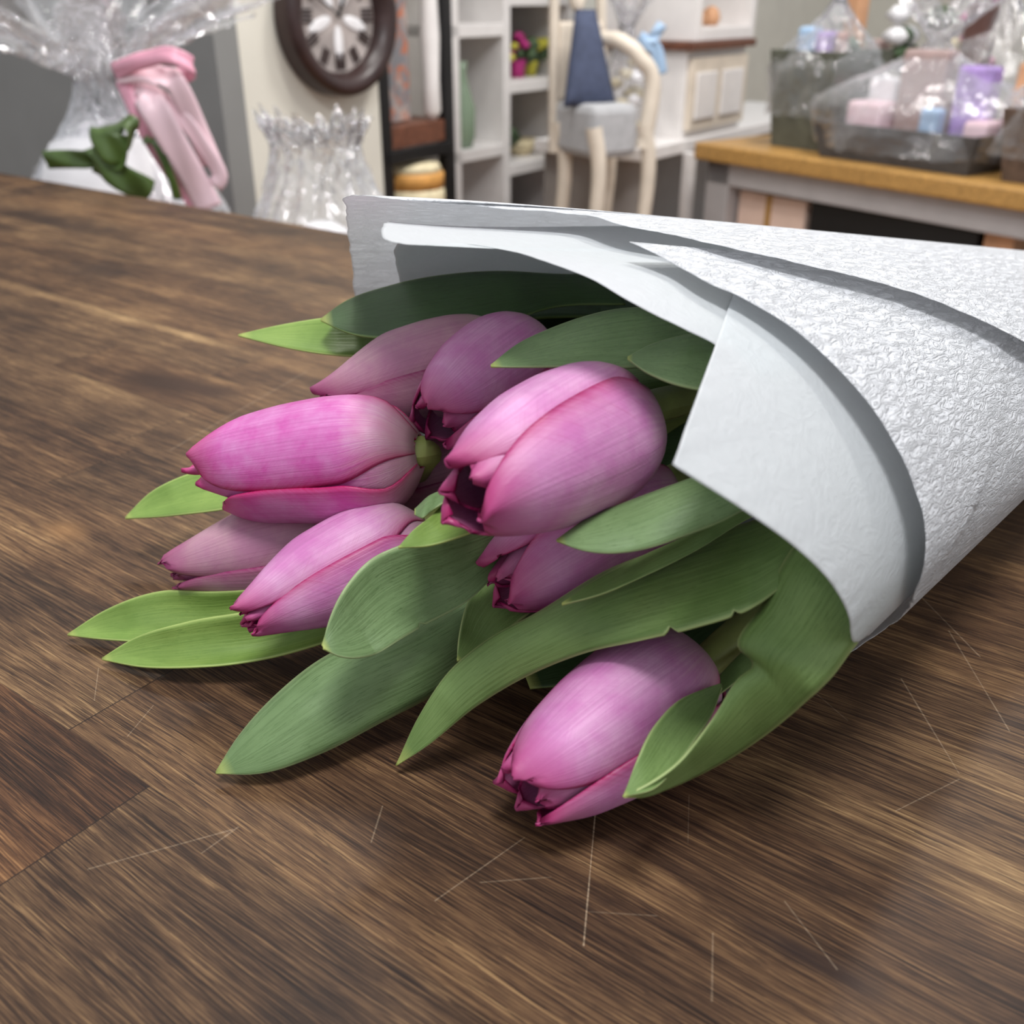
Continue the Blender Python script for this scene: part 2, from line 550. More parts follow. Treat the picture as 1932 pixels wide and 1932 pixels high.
def tube(name, pts, r0, r1, mat, parent=None, n=30, seg=12):
    c = catmull(pts, n)
    G = []
    ov = c[-1] - c[0]
    up = np.array([0, 0, 1.0]) if abs(ov[2]) < .7 * np.linalg.norm(ov) else np.array([.35, .93, 0.0])
    for i in range(n):
        d = c[min(i + 1, n - 1)] - c[max(i - 1, 0)]
        d /= np.linalg.norm(d)
        a = np.cross(d, up)
        a /= np.linalg.norm(a)
        b = np.cross(a, d)
        r = r0 + (r1 - r0) * i / (n - 1)
        G.append([c[i] + r * (cos(2 * pi * k / seg) * a + sin(2 * pi * k / seg) * b) for k in range(seg + 1)])
    return grid_obj(name, np.array(G), mat, parent)


MAT = {}
MAT['wood'] = wood_material()
MAT['petal'] = petal_material('petal_pink', (210, 128, 188), (170, 20, 94), (224, 166, 206))
MAT['petal_rich'] = petal_material('petal_rich', (210, 90, 174), (188, 20, 96), (220, 148, 202))
MAT['petal_dusky'] = petal_material('petal_dusky', (182, 124, 154), (140, 22, 92), (194, 152, 164))
MAT['leaf'] = leaf_material('leaf_green', (126, 152, 90), (80, 108, 50), (186, 200, 136))
MAT['leaf_blue'] = leaf_material('leaf_glaucous', (122, 148, 100), (74, 100, 54), (176, 194, 140))
MAT['leaf_bright'] = leaf_material('leaf_bright', (132, 158, 78), (92, 124, 50), (196, 214, 130))
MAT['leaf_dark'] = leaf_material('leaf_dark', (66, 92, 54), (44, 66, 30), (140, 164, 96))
MAT['stem'] = plain('stem_green', (142, 152, 84), .45, .18, 60)
MAT['paper'] = paper_material('embossed_paper', (238, 239, 241), .85, .42, .45, (1, 2.4, 1))
MAT['tissue'] = paper_material('tissue_paper', (226, 229, 230), .16, .55, .5)

# ------------------------------------------------------------------ the counter
GA = radians(-36.4)
bm = bmesh.new()
bm_box(bm, (0.15, 0.7535 - 0.62, -0.02), (4.2, 1.24, 0.04), 0, .004)
bmesh.ops.translate(bm, verts=bm.verts, vec=(0, 0, 0))
counter = bm_obj('countertop', bm, MAT['wood'])
counter.rotation_euler.z = GA
counter.location = (0, 0, TABLE)
tag(counter, 'dark stained wooden countertop with scratches and a knot, under the tulip bouquet', 'countertop')

# ------------------------------------------------------------------ wrapping: cones with an elliptical section
KZ = 1.8
S3 = np.array([1, 1, KZ])
APX = (2354, 520)
H0 = .03


def P0(px, py, h=0.0):
    return P(px, py, h) - np.array([0, 0, TABLE])


cA = P0(*APX, H0) * S3
cC = CAM * S3


def _pl(p, q):
    n = np.cross(ray(*p) * S3, ray(*q) * S3)
    return n / np.linalg.norm(n)


_in = ray(1700, 800) * S3
_ns = [_pl(APX, (1520, 1310)), _pl(APX, (1085, 405))]
_ns = [n if n @ _in > 0 else -n for n in _ns]
_m = P0(1480, 1345, 0) * S3
_n = np.cross(_m - cA, _m + np.array([-.3, .3, 0]) - cA)
_n /= np.linalg.norm(_n)
_ns.append(_n * np.sign(_n[2]))
_v = np.linalg.solve(np.array(_ns), [1, 1, 1])
AL = asin(1 / np.linalg.norm(_v))
cU = _v / np.linalg.norm(_v)
E2 = np.array([0, 0, 1.]) - cU[2] * cU
E2 /= np.linalg.norm(E2)
E1 = np.cross(cU, E2)
if E1 @ (cC - cA) < 0: E1 = -E1


def cone_pt(t, th, off=0.0):
    r = t * tan(AL) + off
    q = cA + t * cU + r * (cos(th) * E1 + sin(th) * E2)
    q = q / S3
    return q


def cone_hit(p, off=0.0, back=False):
    """place on the cone seen at photo point p -> (t, theta); tangent point if the ray just misses"""
    ta = tan(AL)
    A2 = cA - cU * (off / ta)
    kk = 1 + ta * ta
    for k in range(60):
        r = ray(*p) * S3
        r = r / np.linalg.norm(r)
        w = cC - A2
        a = 1 - kk * (r @ cU) ** 2
        b = 2 * (r @ w - kk * (r @ cU) * (w @ cU))
        c = w @ w - kk * (w @ cU) ** 2
        d = b * b - 4 * a * c
        if d >= 0: break
        p = (p[0] + (1500 - p[0]) * .004, p[1] + (800 - p[1]) * .004)
    s = sorted([(-b - sqrt(d)) / 2 / a, (-b + sqrt(d)) / 2 / a])
    q = cC + r * (s[1] if back else s[0])
    w = q - cA
    t = w @ cU
    w = w - t * cU
    return t, atan2(w @ E2, w @ E1)


def sheet(name, keys, base, lift, tend, mat, thick, nq=260, nt=60, Lf=.045, ripple=.0005, zmin=.0006, extra=None, parent=None, decay_pow=1.0):
    """keys: (px, py, back, edge_offset) or ('c', t, theta_deg, edge_offset) going round the cone; angle unwrapped downwards"""
    K = []
    prev = None
    for k in keys:
        if k[0] == 'c':
            t, th, o = k[1], radians(k[2]), k[3]
        else:
            o = k[3]
            t, th = cone_hit((k[0], k[1]), o, k[2])
        if prev is not None:
            while th > prev + pi * .5: th -= 2 * pi
            while th < prev - pi * 1.5: th += 2 * pi
        prev = th
        K.append((t, -th, o))
    # resample along the edge, monotone hermite on chord length
    K = np.array(K)
    xy = np.stack([K[:, 0], K[:, 1] * .12, K[:, 2]], 1)
    C = catmull(xy, nq)
    C[:, 1] /= .12
    rr = np.convolve(RNG.randn(nq + 8), np.ones(3) / 3, 'same')[4:-4] * ripple
    G = np.zeros((nq, nt, 3))
    UV = []
    for i in range(nq):
        te, s, o = C[i]
        te = te + rr[i] * .6
        fr = i / (nq - 1)
        bo = base[0] + (base[1] - base[0]) * fr
        for j in range(nt):
            f = (j / (nt - 1)) ** 1.5
            t = te + (tend - te) * f
            dist = te - t
            off = bo + (o - bo) * exp(-(dist / Lf) ** decay_pow) + rr[i] * exp(-dist / .012) * .8
            if extra: off += extra(t, -s, fr, dist)
            q = cone_pt(t, -s, off)
            q[2] = max(q[2], zmin)
            G[i, j] = q + np.array([0, 0, TABLE])
            UV.append((t, s * .11))
    return grid_obj(name, G, mat, parent, uvs=UV, solid=thick)


def sstep(a, b, x):
    x = min(1, max(0, (x - a) / (b - a)))
    return x * x * (3 - 2 * x)



def seam(t, th, fr, dist):
    # the inner end of the sheet shows through as a raised line
    s = t - (.671 - .00245 * degrees(th))
    g = sstep(.03, .08, fr) * (1 - sstep(.36, .42, fr))
    return g * (.0009 * sstep(-.0016, .0016, s) + .0007 * exp(-(s / .0016) ** 2))


outer = sheet('wrapping_paper', [
    (1187, 455, 0, .007), (1255, 488, 0, .007), (1330, 530, 0, .008), (1400, 562, 0, .0085), (1480, 610, 0, .009), (1600, 720, 0, .0095),
    (1690, 850, 0, .009), (1735, 970, 0, .008), (1740, 1050, 0, .007), (1722, 1110, 0, .004),
    ('c', .668, -18, .003), ('c', .690, -34, .002), ('c', .70, -60, .001), ('c', .70, -100, .001), ('c', .70, -140, .001), (687, 705, 1, .001), (676, 620, 1, .001),
    (664, 500, 1, .001), (656, 430, 1, .001), (652, 390, 1, .0), (653, 372, 1, .0),
    (740, 373, 0, .0), (830, 381, 0, .0), (960, 392, 0, .0005), (1085, 404, 0, .002), (1200, 430, 0, .006), (1300, 450, 0, .009),
    (1500, 495, 0, .0115), (1700, 545, 0, .012), (1820, 590, 0, .012), (1932, 645, 0, .012), (2060, 720, 0, .011)],
    (.0030, .0050), 0, .10, MAT['paper'], .00018, nq=420, nt=70, extra=seam)
tag(outer, 'white embossed florist paper rolled into a cone around the tulips', 'wrapping paper')


def tuck(t, th, fr, dist):
    # the tissue sags away from the outer sheet towards the back
    th = (th + pi) % (2 * pi) - pi
    a = sstep(radians(62), radians(85), th) if th > 0 else 1 - sstep(radians(-180), radians(-150), th)
    return -.013 * a * sstep(.60, .76, t)


def tk(px, py, back, o, ext=0.0):
    # edge key whose ray is met on the sagging surface
    t, th = cone_hit((px, py), o + ext, back)
    return ('c', t, degrees(th), o)


tissue = sheet('tissue_paper', [
    (1392, 532, 0, .001), (1350, 650, 0, .002), (1275, 862, 0, .003), (1270, 877, 0, .003), (1284, 886, 0, .003), (1400, 960, 0, .003), (1500, 1032, 0, .003), (1560, 1090, 0, .003),
    (1597, 1150, 0, .003), (1607, 1205, 0, .002), ('c', .690, -14, .000), ('c', .67, -30, -.001), ('c', .70, -60, -.001), ('c', .70, -100, -.001), ('c', .69, -140, -.001), ('c', .69, -175, -.001),
    tk(757, 540, 1, 0, -.010), tk(750, 500, 1, 0, -.012), tk(748, 470, 1, 0, -.013), tk(752, 464, 1, 0, -.013), tk(790, 470, 0, 0, -.013), tk(850, 464, 0, 0, -.013), tk(900, 468, 0, 0, -.013), tk(960, 486, 0, 0, -.012), tk(1020, 510, 0, 0, -.008),
    tk(1100, 530, 0, 0, -.003), (1200, 575, 0, 0), (1290, 620, 0, 0), (1352, 652, 0, -.001), (1420, 720, 0, -.001)],
    (.0006, -.0008), 0, .12, MAT['tissue'], .00012, nq=420, nt=60, extra=tuck, ripple=.0003, zmin=.0004)
tag(tissue, 'translucent pale grey tissue paper lining the inside of the white wrapping', 'tissue paper')

# ------------------------------------------------------------------ tulips
PROF_U = [0, .05, .12, .25, .40, .60, .78, .90, 1.0]
PROF_R = [.15, .66, .87, .99, 1.0, .93, .79, .63, .45]


def petal(parent, B, a, ev, es, L, R, phi, W, scale, mat, ulen=1.0, tilt=.03, tipin=1.0, curl=0.0, seed=0, slim=1.0, twist=0.0):
    nu, nv = 36, 25
    G = np.zeros((nu, nv, 3))
    rs = np.random.RandomState(seed)
    ph1, ph2, ph3 = rs.rand(3) * 6.28
    for i in range(nu):
        u = i / (nu - 1)
        r = np.interp(u, PROF_U, PROF_R)
        r = r * (1 + (tipin - 1) * sstep(.55, 1, u))
        # smooth the interpolated profile
        r = .5 * r + .25 * np.interp(max(u - .05, 0), PROF_U, PROF_R) * (1 + (tipin - 1) * sstep(.55, 1, u)) + .25 * np.interp(min(u + .05, 1), PROF_U, PROF_R) * (1 + (tipin - 1) * sstep(.55, 1, u))
        w = W * (.62 + .38 * sstep(0, .3, u)) * (max(0.0, 1 - u ** (7.0 * slim))) ** .5
        w = max(w, .015) * (1.0 / max(r, .35)) ** .15
        for j in range(nv):
            v = 2 * j / (nv - 1) - 1
            p = phi + v * w + twist * sstep(.6, 1, u)
            rad = r * scale * R * (1 + tilt * v + .055 * (1 - v * v) - .03 - .018 * exp(-(v / .07) ** 2) * sin(pi * min(1, u * 1.1)))
            rad += R * .015 * sin(3.1 * v + 5 * u + ph1) + R * .03 * sstep(.75, 1, u) * sin(5 * v + ph2) + R * curl * sstep(.82, 1, u) * (1 - .3 * v)
            rad += R * .012 * sin(9 * u + ph3) * abs(v) ** 3
            x = L * (u * ulen - .02 + .038 * (1 - v * v) * u - .025 * u)
            G[i, j] = B + a * x + rad * (cos(p) * ev + sin(p) * es)
    return grid_obj('petal', G, mat, parent, solid=.0009, off=-1.0)


def tulip(label, tip, zt, base, zb, width, roll, mat='petal', op=1.0, rich=None, petals=None, stem=None, seed=1, stem_r=.0048, W=66, squash=1.0, inner=.86, tilt=.04, inner_tip=.62):
    T = P(tip[0], tip[1], zt)
    B = P(base[0], base[1], zb)
    a = T - B
    L = np.linalg.norm(a)
    a /= L
    mid = (T + B) / 2
    R = width / 2 / F * depth(mid)
    ev = np.array([0, 0, TABLE + EYE]) - mid
    ev -= (ev @ a) * a
    ev /= np.linalg.norm(ev)
    es = np.cross(a, ev)
    if es[2] < 0: es = -es
    es = es * squash
    root = thing('tulip', B, label, 'tulip', None)
    root['bloom_len'] = round(L, 4)
    del root['bloom_len']
    r0 = radians(roll)
    spec = petals or [
        (r0, 1.0, 1.0), (r0 + 2 * pi / 3, 1.0, .98), (r0 - 2 * pi / 3, 1.0, .97),
        (r0 + pi / 3, inner, .97), (r0 - pi / 3, inner, .96), (r0 + pi, inner, .97)]
    for k, sp in enumerate(spec):
        ph, sc, ul = sp[:3]
        kw = sp[3] if len(sp) > 3 else {}
        petal(root, B, a, ev, es, L, R, ph, radians(kw.get('W', W if sc > .9 else W - 4)), sc, MAT[mat], ul, tilt if sc > .9 else .02,
              op * kw.get('tipin', 1.0 if sc > .9 else inner_tip), kw.get('curl', 0.0), seed * 10 + k, kw.get('slim', 1.0), kw.get('twist', 0.0))
    if stem is None: stem = []
    end = cone_pt(.05 + .03 * (seed % 3), radians(seed * 47 % 360), -.004 - .002 * (seed % 4)) + np.array([0, 0, TABLE])
    end[2] = max(end[2], TABLE + .008)
    pts = [B + a * L * .05, B - a * .003] + [P(*q) for q in stem] + [end]
    tube('stem', pts, stem_r, stem_r * .9, MAT['stem'], root, n=110)
    return root


def leaf(parent, A, Bp, Z, mat, bow=.0, nu=44, nv=13, thick=.0007, wav=.0006, fold=0.0, name='leaf', notch=()):
    """A, Bp: the two margins from tip to base as photo points; Z: [(zA, zB, bow)] spread evenly from tip to base (metres above the table)"""
    a = catmull([tuple(p) + (0,) for p in A], nu)
    b = catmull([tuple(p) + (0,) for p in Bp], nu)
    Zs = np.array([[z[0], z[1], z[2] if len(z) > 2 else bow] for z in Z], float)
    zt = np.linspace(0, 1, len(Zs))
    G = np.zeros((nu, nv, 3))
    s0 = RNG.rand() * 6
    for i in range(nu):
        u = i / (nu - 1)
        za, zb, bw = (np.interp(u, zt, Zs[:, k]) for k in range(3))
        PA, PB = P(a[i][0], a[i][1], za), P(b[i][0], b[i][1], zb)
        wd = np.linalg.norm(PB - PA)
        for j in range(nv):
            v = j / (nv - 1)
            for (un, dn, wn) in notch:
                k = max(0.0, 1 - abs(u - un) / wn) * (1.0 if u < un else .8)
                if j == nv - 1: v -= dn * k
                if j == nv - 2: v -= dn * k * .35
            q = PA * (1 - v) + PB * v
            prof = 4 * v * (1 - v)
            if fold: prof = (1 - abs(2 * v - 1)) * fold + prof * (1 - fold)
            up = np.array([0, 0, EYE + TABLE]) - q
            up = .6 * up / np.linalg.norm(up) + .4 * np.array([0, 0, 1.0])
            q = q + up * (bw * prof * min(1, wd / .012)) + up * wav * sin(s0 + u * 9 + v * 3) * min(1, u * 4)
            q[2] = max(q[2], TABLE + .0012)
            G[i, j] = q
    return grid_obj(name, G, MAT[mat], parent, solid=thick)


# --- front tulip lying on the counter
t8 = tulip('pink tulip nearest the front, lying on the bare counter', (962, 1508), .020, (1316, 1262), .030, 262, 24, 'petal', 1.0, inner_tip=.86, seed=1,
           stem=[(1370, 1215, .034), (1450, 1150, .036), (1600, 1020, .04)], stem_r=.0056)
leaf(t8, [(1176, 1502), (1200, 1440), (1240, 1362), (1285, 1318), (1325, 1302), (1360, 1290)], [(1176, 1504), (1230, 1490), (1272, 1452), (1310, 1400), (1345, 1345), (1362, 1296)],
     [(.040, .040, 0), (.045, .040, -.002), (.046, .042, -.003), (.040, .040, -.002)], 'leaf')
leaf(t8, [(1176, 1502), (1225, 1478), (1268, 1448), (1340, 1362), (1395, 1280), (1422, 1256), (1417, 1244), (1396, 1226), (1440, 1140), (1500, 1028), (1580, 960)],
     [(1176, 1504), (1215, 1503), (1260, 1488), (1350, 1446), (1440, 1388), (1520, 1322), (1570, 1275), (1600, 1235), (1640, 1180), (1660, 1120), (1680, 1070)],
     [(.040, .040, 0), (.044, .026, .002), (.058, .038, .006), (.070, .060, .008), (.082, .068, .008), (.088, .070, .006)], 'leaf', nu=60)
leaf(t8, [(1330, 1305), (1352, 1280), (1392, 1240), (1440, 1200)], [(1345, 1318), (1372, 1300), (1410, 1270), (1460, 1230)], [(.036, .036), (.036, .034), (.036, .036)], 'leaf', bow=.001)

# --- long strap leaves in front
t7 = tulip('tulip low in the middle with a leaf lying across its upper side', (922, 1120), .052, (1246, 915), .068, 236, -34, 'petal', .95, seed=2,
           stem=[(1300, 890, .068), (1450, 800, .07)], stem_r=.005)
leaf(t7, [(748, 1443), (792, 1350), (850, 1265), (920, 1208), (1010, 1160), (1150, 1075), (1300, 1020), (1440, 976), (1560, 930)],
     [(748, 1445), (800, 1412), (900, 1332), (1000, 1272), (1100, 1232), (1210, 1208), (1300, 1188), (1420, 1148), (1530, 1060)],
     [(.004, .004, 0), (.030, .022, .002), (.048, .038, .004), (.060, .052, .005), (.070, .066, .004), (.080, .076, .003), (.085, .080, .002)], 'leaf', nu=130, nv=17, notch=((.66, .07, .014), (.80, .05, .010)))
leaf(t7, [(1050, 1020), (1100, 985), (1200, 940), (1300, 905), (1335, 893), (1420, 860)], [(1050, 1021), (1095, 1037), (1200, 1040), (1300, 1010), (1400, 962), (1480, 900)],
     [(.088, .088, 0), (.094, .090, .004), (.100, .096, .005), (.104, .098, .004)], 'leaf_blue')
leaf(t7, [(1060, 1139), (1120, 1098), (1210, 1050), (1300, 1012), (1400, 965), (1470, 930)], [(1060, 1141), (1140, 1120), (1230, 1082), (1310, 1040), (1410, 980), (1480, 950)],
     [(.066, .066, 0), (.072, .070, .001), (.082, .080, .001), (.088, .086, .001)], 'leaf')
leaf(t7, [(862, 1245), (866, 1200), (884, 1132), (905, 1100), (960, 1060)], [(862, 1247), (900, 1238), (950, 1195), (1005, 1150), (1050, 1110)],
     [(.036, .036, 0), (.040, .036, -.002), (.042, .040, -.003), (.044, .042, -.003)], 'leaf')

# --- centre tulip, top of the heap
t2 = tulip('large pink tulip on top of the heap at the centre', (858, 948), .104, (1186, 786), .106, 284, 78, 'petal', .95, seed=3, inner_tip=.86, W=74, petals=[(radians(84), 1.0, .97, {'W': 72}), (radians(-42), 1.0, 1.02, {'W': 74}), (radians(200), .96, 1.0, {}),
           (radians(26), .90, .97, {'W': 60}), (radians(-100), .9, .93, {}), (radians(150), .88, .97, {})],
           stem=[(1230, 768, .104), (1300, 750, .10), (1500, 680, .10)], stem_r=.0056)
leaf(t2, [(752, 1033), (782, 1000), (810, 975), (838, 950), (870, 930)], [(752, 1034), (800, 1030), (850, 1020), (900, 1000), (930, 980)],
     [(.080, .080, 0), (.084, .080, -.001), (.084, .080, -.002)], 'leaf_bright')
leaf(t2, [(783, 962), (800, 945), (825, 930), (850, 915)], [(783, 972), (795, 978), (815, 962), (850, 945)], [(.084, .084), (.086, .086), (.086, .086)], 'leaf_blue', bow=.001)
leaf(t2, [(926, 690), (980, 648), (1060, 612), (1150, 588), (1240, 578), (1330, 560)], [(926, 692), (980, 693), (1090, 694), (1200, 692), (1300, 672), (1420, 640)],
     [(.120, .120, 0), (.126, .122, .003), (.130, .124, .004), (.130, .124, .003)], 'leaf_blue')

# --- upper centre tulip
t3 = tulip('pink tulip behind the large centre one, leaf tip lying over it', (800, 806), .086, (1010, 662), .098, 214, 34, 'petal', .95, inner_tip=.85, seed=4,
           stem=[(1100, 640, .10), (1300, 620, .10)])
leaf(t3, [(1184, 675), (1240, 646), (1300, 632), (1360, 632), (1420, 640)], [(1184, 677), (1215, 700), (1265, 724), (1330, 736), (1420, 740)],
     [(.128, .128, 0), (.130, .126, .004), (.130, .124, .006)], 'leaf_blue', fold=.3)
leaf(t3, [(1120, 722), (1150, 704), (1210, 690), (1300, 700), (1400, 690)], [(1120, 726), (1180, 748), (1260, 730), (1330, 722), (1400, 715)], [(.104, .104), (.108, .106), (.112, .108)], 'leaf', bow=.002)

# --- back tulip
t4 = tulip('dusky tulip at the back, half hidden beneath the dark leaves', (592, 762), .084, (958, 668), .098, 186, 60, 'petal_dusky', .6, seed=5,
           stem=[(1100, 630, .085), (1300, 600, .09)])
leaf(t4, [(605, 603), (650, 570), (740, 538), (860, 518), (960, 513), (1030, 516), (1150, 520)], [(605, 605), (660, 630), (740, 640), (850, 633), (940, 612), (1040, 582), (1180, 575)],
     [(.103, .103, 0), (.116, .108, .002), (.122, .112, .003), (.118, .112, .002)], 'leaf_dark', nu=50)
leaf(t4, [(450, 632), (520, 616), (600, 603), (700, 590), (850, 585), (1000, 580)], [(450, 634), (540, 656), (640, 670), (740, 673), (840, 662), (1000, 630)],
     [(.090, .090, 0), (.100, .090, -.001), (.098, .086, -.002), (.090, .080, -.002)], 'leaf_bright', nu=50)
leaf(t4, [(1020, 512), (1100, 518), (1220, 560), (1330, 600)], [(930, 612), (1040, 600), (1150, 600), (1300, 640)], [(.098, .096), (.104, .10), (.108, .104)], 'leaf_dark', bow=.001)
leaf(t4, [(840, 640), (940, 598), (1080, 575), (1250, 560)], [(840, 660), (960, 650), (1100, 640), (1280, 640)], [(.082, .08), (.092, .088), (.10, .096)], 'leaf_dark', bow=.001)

# --- left tulip, richest colour
t1 = tulip('rich magenta pink tulip at the left with a twisted petal tip', (385, 893), .062, (782, 852), .078, 226, 36, 'petal_rich', .92, seed=6, petals=[(radians(36), 1.0, 1.0, {'slim': 1.7, 'tipin': 1.2, 'W': 60}), (radians(-84), 1.0, .92, {'slim': 1.5, 'tipin': 1.35, 'W': 60}), (radians(156), 1.0, .97), (radians(-24), .90, .99, {'tipin': .9}), (radians(8), .80, 1.10, {'W': 40, 'tipin': .35, 'twist': .5}), (radians(-140), .86, .97), (radians(96), .86, .97)],
           stem=[(788, 880, .064), (798, 905, .044), (850, 910, .034), (1000, 890, .036), (1300, 760, .06)], stem_r=.0055)
leaf(t1, [(237, 976), (285, 930), (345, 898), (420, 880), (520, 880)], [(237, 979), (330, 972), (410, 964), (480, 950), (560, 930)],
     [(.022, .022, 0), (.034, .030, -.003), (.040, .036, -.004), (.045, .04, -.003)], 'leaf_bright', fold=.7)
# --- lower left tulips
t5 = tulip('dusky pale tulip beneath the magenta one, second from lowest at the left', (305, 1082), .026, (700, 1000), .036, 180, 38, 'petal_dusky', .72, seed=7, stem=[(900, 930, .04), (1200, 800, .05)])
leaf(t5, [(128, 1197), (200, 1150), (300, 1117), (400, 1115), (500, 1110)], [(128, 1199), (210, 1208), (330, 1210), (450, 1190), (560, 1150)],
     [(.003, .003, 0), (.016, .008, -.005), (.022, .012, -.007), (.026, .016, -.006)], 'leaf_bright')
t6 = tulip('slender pale pink tulip lowest at the left, above two leaf tips', (446, 1180), .036, (792, 1000), .052, 186, 66, 'petal', .72, seed=8, stem=[(900, 950, .056), (1200, 830, .06)])
leaf(t6, [(193, 1242), (260, 1200), (350, 1174), (450, 1158), (600, 1130)], [(193, 1245), (270, 1259), (390, 1258), (520, 1238), (660, 1200)],
     [(.003, .003, 0), (.018, .008, -.005), (.024, .012, -.007), (.028, .016, -.006)], 'leaf_bright')
leaf(t6, [(608, 1218), (618, 1180), (650, 1110), (700, 1055), (750, 1032), (840, 1012), (930, 990)], [(610, 1224), (640, 1238), (700, 1238), (760, 1205), (800, 1180), (880, 1135), (960, 1060)],
     [(.052, .052, 0), (.064, .044, -.002), (.070, .046, -.004), (.072, .050, -.004), (.070, .055, -.002)], 'leaf_blue', nu=130, nv=17, notch=((.50, .075, .018),))
leaf(t6, [(408, 1456), (450, 1390), (530, 1302), (620, 1236), (720, 1200), (820, 1150), (930, 1090), (1050, 1020)], [(408, 1460), (490, 1460), (600, 1425), (720, 1362), (850, 1290), (950, 1210), (1020, 1150), (1100, 1080)],
     [(.004, .004, 0), (.022, .008, .005), (.034, .016, .008), (.038, .024, .007), (.040, .03, .005)], 'leaf_blue', nu=50)
# --- tulip of which only the side shows between two others
t9 = tulip('tulip showing only a dusky sliver between two larger blooms', (700, 930), .048, (900, 870), .056, 140, 40, 'petal_dusky', .9, seed=9, stem=[(1000, 840, .06), (1200, 780, .07)])
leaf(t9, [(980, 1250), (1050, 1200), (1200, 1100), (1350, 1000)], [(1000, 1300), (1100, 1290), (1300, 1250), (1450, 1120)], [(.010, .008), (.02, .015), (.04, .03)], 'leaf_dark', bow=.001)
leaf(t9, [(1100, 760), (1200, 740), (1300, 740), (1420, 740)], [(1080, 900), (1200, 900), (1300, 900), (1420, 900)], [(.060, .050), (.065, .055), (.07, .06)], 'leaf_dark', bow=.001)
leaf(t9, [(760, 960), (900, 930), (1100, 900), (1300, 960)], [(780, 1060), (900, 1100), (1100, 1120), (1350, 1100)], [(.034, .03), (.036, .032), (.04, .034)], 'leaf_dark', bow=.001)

# ================================================================== the shop behind the counter
BZ = radians(53.6)
BD = np.array([cos(BZ), sin(BZ), 0])       # walls and shelves run this way
BN = np.array([-sin(BZ), cos(BZ), 0])      # away from the viewer


class Fr:
    def __init__(s, o, rz=BZ):
        s.o = np.array(o, float)
        s.rz = rz
        s.x = np.array([cos(rz), sin(rz), 0])
        s.y = np.array([-sin(rz), cos(rz), 0])

    def at(s, x, y, z=0.0):
        return s.o + s.x * x + s.y * y + np.array([0, 0, z])

    def box(s, name, x, y, z, mat, parent=None, bevel=.003):
        c = s.at((x[0] + x[1]) / 2, (y[0] + y[1]) / 2, (z[0] + z[1]) / 2)
        return box(name, c, (abs(x[1] - x[0]), abs(y[1] - y[0]), abs(z[1] - z[0])), mat, parent, s.rz, bevel)


MAT['wall_cream'] = plain('paint_cream', (214, 210, 198), .8, .03, 8)
MAT['wall_grey'] = plain('left_face_grey', (128, 128, 126), .8, .03, 8)  # left wall face coloured darker grey than the cream face beside it
MAT['wall_white'] = plain('paint_offwhite', (216, 214, 204), .8, .03, 8)
MAT['floor'] = plain('floor_wood', (150, 108, 66), .45, .25, 6, stretch=(1, 12, 1))
MAT['white'] = plain('white_lacquer', (232, 228, 226), .45, .03, 20)
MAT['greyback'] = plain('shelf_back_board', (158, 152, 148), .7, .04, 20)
MAT['black'] = plain('black_metal', (14, 14, 16), .45, .1, 30)
MAT['brownwood'] = plain('red_brown_wood', (108, 66, 48), .5, .3, 14, stretch=(1, 8, 8))
MAT['oak'] = plain('golden_oak', (178, 136, 76), .4, .2, 10, stretch=(2, 14, 14))
MAT['greypaint'] = plain('light_grey_paint', (172, 168, 168), .5, .04, 20)
MAT['clockrim'] = plain('dark_brown_rim', (52, 34, 32), .35, .2, 20)
MAT['clockface'] = plain('aged_clock_face', (176, 166, 162), .5, .3, 14)
MAT['navy'] = plain('navy_cloth', (66, 74, 98), .8, .12, 60)
MAT['greycloth'] = plain('grey_cloth', (176, 176, 178), .85, .08, 60)
MAT['creamwood'] = plain('cream_painted_wood', (218, 206, 190), .5, .06, 20)
MAT['olive'] = plain('grey_olive_crate', (92, 94, 82), .7, .2, 25)
MAT['slate'] = plain('dark_grey_tray', (78, 76, 76), .7, .15, 40)
MAT['brownbox'] = plain('brown_basket', (96, 78, 66), .7, .2, 50)
MAT['card'] = plain('pale_pink_cardboard', (228, 200, 184), .7, .06, 12)
MAT['crate'] = plain('warm_pine', (206, 156, 118), .6, .15, 12)
MAT['pink'] = plain('pink_satin', (226, 160, 180), .32, .08, 20)
MAT['palepink'] = plain('pale_pink_satin', (238, 206, 214), .3, .06, 20)
MAT['gr_ribbon'] = plain('green_satin', (74, 96, 44), .4, .3, 18)
MAT['bl_ribbon'] = plain('pale_blue_satin', (164, 192, 222), .35, .08, 20)
MAT['magenta'] = plain('magenta_bloom', (186, 48, 128), .6, .2, 60)
MAT['yellow'] = plain('yellow_green_bloom', (206, 200, 72), .6, .2, 60)
MAT['plantgreen'] = plain('dark_foliage', (62, 84, 52), .6, .3, 60)
MAT['lilac'] = plain('lilac_packet', (168, 140, 200), .5, .25, 30)
MAT['mauve'] = plain('dusty_mauve_box', (172, 148, 144), .5, .08, 20)
MAT['redbrown'] = plain('chocolate_carton', (88, 60, 54), .4, .1, 20)
MAT['whitestuff'] = plain('white_tissue_filling', (236, 234, 236), .5, .05, 30)
MAT['cream'] = plain('cream_wicker', (222, 208, 172), .7, .15, 60)
MAT['amber'] = plain('amber_band', (216, 158, 84), .6, .15, 40)
MAT['print'] = None
MAT['film'] = film_material('cellophane', (.9, .9, .92, 1), .90)
MAT['filmwhite'] = film_material('milky_cellophane', (.92, .91, .9, 1), .74)
_g = NT('green_glass')
_g.set(Base_Color=(.36, .48, .34, 1), Roughness=.08, Transmission_Weight=.4, IOR=1.45)
MAT['glass'] = _g.m

